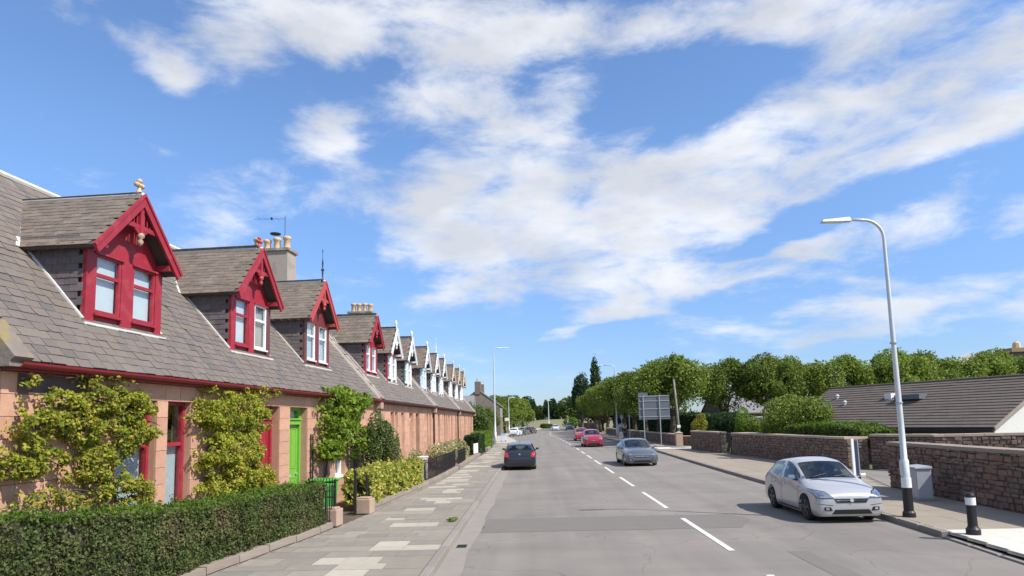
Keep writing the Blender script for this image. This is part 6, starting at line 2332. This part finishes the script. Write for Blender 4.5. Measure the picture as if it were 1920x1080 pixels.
    # interior
    if detail > 1:
        for (x, y) in ((-.36, 1.95), (.36, 1.95), (-.36, 2.75), (.36, 2.75)):
            s_ = MB().box((x - .22) * sx, (x + .22) * sx, y * sy, (y + .12) * sy, .55 * sz, 1.12 * sz)
            s_.box((x - .11) * sx, (x + .11) * sx, (y + .02) * sy, (y + .11) * sy, 1.13 * sz, 1.28 * sz)
            s_.build('seat', M_seat, t)
        MB().box(-.70 * sx, .70 * sx, 1.05 * sy, 1.5 * sy, .80 * sz, .915 * sz).build('dashboard', M_carb, t)
        sw_ = MB()
        ang_ = [(2 * math.pi * k / 14) for k in range(15)]
        sw_.tube([(.36 * sx + .17 * math.cos(a), 1.55 * sy + .05 * math.sin(a), .95 * sz + .17 * math.sin(a)) for a in ang_], .015, 5, cap=False)
        sw_.build('steering_wheel', M_carb, t)
    # wheels
    rm = rim or M_rim
    for y in wy:
        for s in (-1, 1):
            xw = s * (.865 * sx - .105)
            w_ = MB()
            prof = [(-.10, wr * .70), (-.10, wr * .93), (-.075, wr), (.075, wr), (.10, wr * .93), (.10, wr * .70)]
            nn_ = 28
            w_.add([(xw + s * a, y + r_ * math.cos(2 * math.pi * q / nn_), wr + r_ * math.sin(2 * math.pi * q / nn_)) for a, r_ in prof for q in range(nn_)],
                   [(i_ * nn_ + q, i_ * nn_ + (q + 1) % nn_, (i_ + 1) * nn_ + (q + 1) % nn_, (i_ + 1) * nn_ + q) for i_ in range(len(prof) - 1) for q in range(nn_)]
                   + [tuple(range(nn_)), tuple(range((len(prof) - 1) * nn_, len(prof) * nn_))])
            wo = w_.build('wheel', M_tyre, t)
            rm_ = MB().tube([(xw + s * .085, y, wr), (xw + s * .104, y, wr)], [wr * .68, wr * .68], 20)
            ri = rm_.build('rim_well', M_under, wo)
            sp = MB()
            for k in range(5):
                a = 2 * math.pi * k / 5 + .3
                dy, dz = math.cos(a), math.sin(a)
                sp.bar((xw + s * .110, y + dy * wr * .05, wr + dz * wr * .05), (xw + s * .110, y + dy * wr * .64, wr + dz * wr * .64), .012, wr * .20, (0, -dz, dy))
            sp.tube([(xw + s * .100, y, wr), (xw + s * .122, y, wr)], wr * .16, 12)
            nr2 = 20
            ringp = [(xw + s * .108, y + math.cos(2 * math.pi * k / nr2) * wr * .66, wr + math.sin(2 * math.pi * k / nr2) * wr * .66) for k in range(nr2 + 1)]
            sp.tube(ringp, .012, 5, cap=False)
            sp.build('rim', rm, wo)
    X = lambda v_: v_ * sx
    Z = lambda v_: v_ * sz
    # mirrors
    for s in (-1, 1):
        mm = MB()
        mm.hexa([(X(s * .87), 1.28 * sy, Z(.98)), (X(s * 1.05), 1.30 * sy, Z(.99)), (X(s * 1.03), 1.42 * sy, Z(.99)), (X(s * .89), 1.42 * sy, Z(.98)),
                 (X(s * .87), 1.29 * sy, Z(1.09)), (X(s * 1.04), 1.32 * sy, Z(1.10)), (X(s * 1.02), 1.42 * sy, Z(1.10)), (X(s * .89), 1.42 * sy, Z(1.09))])
        mo = mm.build('wing_mirror', mirror_m or paint, t, bevel=.025)
        MB().box(min(X(s * .82), X(s * .90)), max(X(s * .82), X(s * .90)), 1.32 * sy, 1.38 * sy, Z(.95), Z(.99)).build('mirror_arm', M_carb, mo)
    up_ = .05 if kind == 'suv' else 0
    for s in (-1, 1):
        q = [(X(s * .44), Z(.615 + up_)), (X(s * .80), Z(.62 + up_)), (X(s * .865), Z(.80 + up_)), (X(s * .60), Z(.745 + up_))]
        hl = patch('headlight', q, 'front', M_lampg, .008, 8, 4)
        patch('headlamp_bulb', [(X(s * .64), Z(.66 + up_)), (X(s * .74), Z(.665 + up_)), (X(s * .76), Z(.74 + up_)), (X(s * .67), Z(.72 + up_))], 'front', M_chrome, .014, 3, 3, parent=hl)
        patch('headlight_surround', [(q[0][0] - s * .02, q[0][1] - .015), (q[1][0] + s * .006, q[1][1] - .02), (q[2][0] + s * .003, q[2][1] + .015), (q[3][0] - s * .02, q[3][1] + .012)], 'front', M_carb, .004, 8, 4, parent=hl)
        q = [(X(s * .58), Z(.72 + up_)), (X(s * .79), Z(.70 + up_)), (X(s * .80), Z(.98 + up_)), (X(s * .64), Z(.93 + up_))]
        patch('tail_light', q, 'rear', M_taill, .008, 6, 5)
        patch('fog_recess', [(X(s * .48), Z(.31)), (X(s * .68), Z(.32)), (X(s * .68), Z(.40)), (X(s * .52), Z(.40))], 'front', M_carb, .006, 4, 3)
    g = patch('grille', [(X(-.36), Z(.50)), (X(.36), Z(.50)), (X(.43), Z(.60)), (X(-.43), Z(.60))], 'front', M_carb, .007, 10, 3)
    patch('grille_bar', [(X(-.37), Z(.545)), (X(.37), Z(.545)), (X(.375), Z(.57)), (X(-.375), Z(.57))], 'front', M_chrome, .013, 10, 1, parent=g)
    h, nr_, _, _ = bvh.ray_cast(Vector((0, -2, Z(.56))), Vector((0, 1, 0)))
    bp2 = MB().tube([(0, h.y - .03, Z(.56)), (0, h.y - .005, Z(.56))], .042, 14).build('badge', M_chrome, t)
    patch('lower_intake', [(X(-.50), Z(.23)), (X(.50), Z(.23)), (X(.42), Z(.34)), (X(-.42), Z(.34))], 'front', M_carb, .007, 8, 2)
    for s in (-1, 1):
        patch('bumper_crease', [(X(s * .46), Z(.435)), (X(s * .80), Z(.47)), (X(s * .80), Z(.482)), (X(s * .46), Z(.447))], 'front', M_carb, .002, 8, 1)
        fl_ = patch('fog_lamp', [(X(s * .56), Z(.335)), (X(s * .64), Z(.337)), (X(s * .64), Z(.385)), (X(s * .57), Z(.385))], 'front', M_chrome, .012, 3, 2)
    MB().tube([(0, 3.35 * sy, Z(1.44)), (0, 3.50 * sy, Z(1.60))], [.008, .004], 5).build('roof_antenna', M_carb, t)
    if plate:
        MB().box(-.26, .26, -.025, -.012, Z(.375), Z(.375) + .11).build('number_plate', M_plw, t)
    MB().box(-.26, .26, L + .0, L + .014, Z(.56), Z(.56) + .11).build('number_plate', M_ply, t)
    patch('rear_bumper_insert', [(X(-.5), Z(.30)), (X(.5), Z(.30)), (X(.5), Z(.42)), (X(-.5), Z(.42))], 'rear', M_carb, .006, 8, 2)
    h, nr_, _, _ = bvh.ray_cast(Vector((0, L + 2, Z(.86))), Vector((0, -1, 0)))
    if h:
        MB().tube([(0, h.y + .004, Z(.86)), (0, h.y + .025, Z(.86))], .05, 12).build('badge', M_chrome, t)
    for sd, s in (('right', 1), ('left', -1)):
        for (ya, yb, sl) in ((1.13, 1.20, .0), (2.40, 2.44, 0), (3.05, 3.3, 0)):
            patch('door_seam', [(ya * sy, Z(.26)), (ya * sy + .012, Z(.26)), ((ya if ya < 3 else 3.24) * sy + .012, Z(.90)), ((ya if ya < 3 else 3.24) * sy, Z(.90))], sd, M_carb, .003, 1, 8)
        patch('sill_trim', [(1.15 * sy, Z(.21)), (2.9 * sy, Z(.21)), (2.9 * sy, Z(.25)), (1.15 * sy, Z(.25))], sd, M_carb, .004, 10, 1)
        for ya in (2.20, 3.0):
            hh, _, _, _ = bvh.ray_cast(Vector((3 * s, ya * sy, Z(.80))), Vector((-s, 0, 0)))
            if hh:
                MB().box(hh.x - .012 if s > 0 else hh.x - .03, hh.x + .03 if s > 0 else hh.x + .012, (ya - .09) * sy, (ya + .07) * sy, Z(.79), Z(.815)).build('door_handle', paint, t, bevel=.008)
    patch('bonnet_seam', [(X(-.62), .98 * sy), (X(.62), .98 * sy), (X(.62), .995 * sy), (X(-.62), .995 * sy)], 'top', M_carb, .003, 12, 1)
    if detail > 1:
        for (xa, xb2) in ((.10, .55), (-.55, -.08)):
            hh, n2, _, _ = bvh.ray_cast(Vector((X(xa), 1.10 * sy, 4)), Vector((0, 0, -1)))
            h3, n3, _, _ = bvh.ray_cast(Vector((X(xb2), 1.22 * sy, 4)), Vector((0, 0, -1)))
            if hh and h3:
                MB().tube([hh + Vector((0, 0, .012)), h3 + Vector((0, 0, .014))], .008, 5).build('wiper', M_carb, t)
    return t


import bmesh


def bmesh_new():
    return bmesh.new()


p_silver = carpaint('silver_paint', (.50, .495, .485), .3, .34)
p_grey = carpaint('dark_grey_paint', (.165, .17, .18), .55, .28)
p_blk = carpaint('black_car_paint', (.015, .018, .024), .2, .22)
p_red = carpaint('red_car_paint', (.42, .018, .04), .25, .28)
p_red2 = carpaint('bright_red_car_paint', (.50, .03, .03), .1, .3)
p_white = carpaint('white_car_paint', (.72, .73, .74), 0, .35)
p_dk = carpaint('dark_blue_car_paint', (.03, .035, .05), .3, .3)
make_car('parked_car', 'silver five-door hatchback parked at the right kerb, facing the camera', 'car', (7.22, 15.45, 0), R(-.5), p_silver, 3.5, 1.58, 1.38, rim=M_rimd)
make_car('car', 'dark grey car coming towards the camera, next behind the silver hatchback', 'car', (5.68, 34.9, 0), R(0), p_grey, 4.45, 1.76, 1.40, 'coupe')
make_car('car', 'black hatchback seen from behind in the left lane', 'car', (-.76, 38.1, 0), R(180), p_blk, 4.0, 1.70, 1.42, mirror_m=M_carb)
make_car('car', 'crimson car coming towards the camera, just ahead of a brighter red one', 'car', (5.50, 60.6, 0), R(0), p_red, 4.3, 1.80, 1.60, 'suv')
make_car('parked_car', 'bright red car half hidden behind the crimson car', 'car', (5.85, 79, 0), R(0), p_red2, 4.1, 1.75, 1.56, 'suv', detail=1)
make_car('car', 'far white oncoming car near the bend', 'car', (5.7, 168, 0), R(0), p_white, 4.1, 1.75, 1.5, detail=1)
make_car('van', 'far dark people carrier at the right side near the bend', 'van', (9.1, 164, 0), R(0), p_dk, 4.5, 1.9, 1.95, 'suv', detail=1)
make_car('parked_car', 'white car parked on the far left, seen from behind', 'car', (-2.75, 117.5, 0), R(170), p_white, 4.2, 1.8, 1.5, detail=1)
make_car('parked_car', 'grey car parked directly beyond the white one on the far left', 'car', (-1.45, 127.5, 0), R(166), p_grey, 4.2, 1.75, 1.5, detail=1)
make_car('parked_car', 'dark car parked farthest along the left side', 'car', (-.1, 137.5, 0), R(165), p_dk, 4.2, 1.75, 1.5, detail=1)

# ------------------------------------------------------------------ person by the pole


def skin_mesh(name, joints, edges, root, m, parent=None, lv=2):
    me = bpy.data.meshes.new(name)
    me.from_pydata([j[0] for j in joints], edges, [])
    o = obj(name, me)
    o.modifiers.new('skin', 'SKIN').use_smooth_shade = True
    o.modifiers['skin'].branch_smoothing = .4
    for i, j in enumerate(joints):
        me.skin_vertices[0].data[i].radius = (j[1], j[2] if len(j) > 2 else j[1])
        me.skin_vertices[0].data[i].use_root = (i == root)
    s = o.modifiers.new('sub', 'SUBSURF')
    s.levels = s.render_levels = lv
    dg = bpy.context.evaluated_depsgraph_get()
    res = bpy.data.meshes.new_from_object(o.evaluated_get(dg), depsgraph=dg)
    bpy.data.objects.remove(o)
    res.materials.clear()
    res.materials.append(m)
    return obj(name, res, parent)


M_skinp = mat('skin', (.45, .26, .19), .6)
M_jkt = mat('maroon_jacket', (.07, .02, .035), .85, var=.1)
M_jean = mat('blue_jeans', (.03, .05, .12), .9, var=.1)
M_hair = mat('dark_hair', (.03, .02, .015), .7)
J = [((0, 0, .95), .13, .10), ((0, 0, 1.18), .125, .10), ((0, 0, 1.40), .14, .10), ((0, 0, 1.50), .055), ((0, -.01, 1.60), .088, .095), ((0, -.01, 1.70), .07, .08),
     ((.19, 0, 1.42), .055), ((.25, .02, 1.15), .045), ((.24, -.06, .92), .035), ((.24, -.10, .82), .035, .02), ((-.19, 0, 1.42), .055), ((-.25, .02, 1.15), .045), ((-.24, -.06, .92), .035), ((-.24, -.10, .82), .035, .02),
     ((.10, 0, .88), .095), ((.11, -.01, .50), .065), ((.11, .02, .10), .045), ((.11, -.12, .035), .04, .03), ((-.10, 0, .88), .095), ((-.11, .03, .50), .065), ((-.11, .08, .10), .045), ((-.11, -.06, .035), .04, .03)]
E_ = [(0, 1), (1, 2), (2, 3), (3, 4), (4, 5), (2, 6), (6, 7), (7, 8), (8, 9), (2, 10), (10, 11), (11, 12), (12, 13), (0, 14), (14, 15), (15, 16), (16, 17), (0, 18), (18, 19), (19, 20), (20, 21)]
pe = skin_mesh('person', J, E_, 0, M_skinp)
pe.location = (9.95, 72, .125)
tag(pe, 'person in a dark maroon jacket and blue jeans standing beside the grey kiosk', 'person')
skin_mesh('jacket', [((0, 0, .90), .16, .13), ((0, 0, 1.18), .15, .125), ((0, 0, 1.41), .155, .12), ((.20, 0, 1.42), .072), ((.26, .02, 1.15), .062), ((.25, -.06, .93), .05), ((-.20, 0, 1.42), .072), ((-.26, .02, 1.15), .062), ((-.25, -.06, .93), .05)],
          [(0, 1), (1, 2), (2, 3), (3, 4), (4, 5), (2, 6), (6, 7), (7, 8)], 0, M_jkt, pe)
skin_mesh('jeans', [((0, 0, .93), .15, .12), ((.10, 0, .86), .11), ((.11, -.01, .50), .08), ((.11, .02, .10), .062), ((-.10, 0, .86), .11), ((-.11, .03, .50), .08), ((-.11, .08, .10), .062)],
          [(0, 1), (1, 2), (2, 3), (0, 4), (4, 5), (5, 6)], 0, M_jean, pe)
hr_ = MB().lathe([(.06, 0), (.098, .03), (.102, .08), (.085, .14), (.03, .175)], (0, .015, 1.585), 12).build('hair', M_hair, pe, smooth=True)
for s in (-1, 1):
    MB().hexa([(s * .11 - .045, -.20, 0), (s * .11 + .045, -.20, 0), (s * .11 + .045, .10, 0), (s * .11 - .045, .10, 0), (s * .11 - .04, -.18, .06), (s * .11 + .04, -.18, .06), (s * .11 + .04, .09, .11), (s * .11 - .04, .09, .11)]).build('shoe', M_blkpl, pe, bevel=.01)
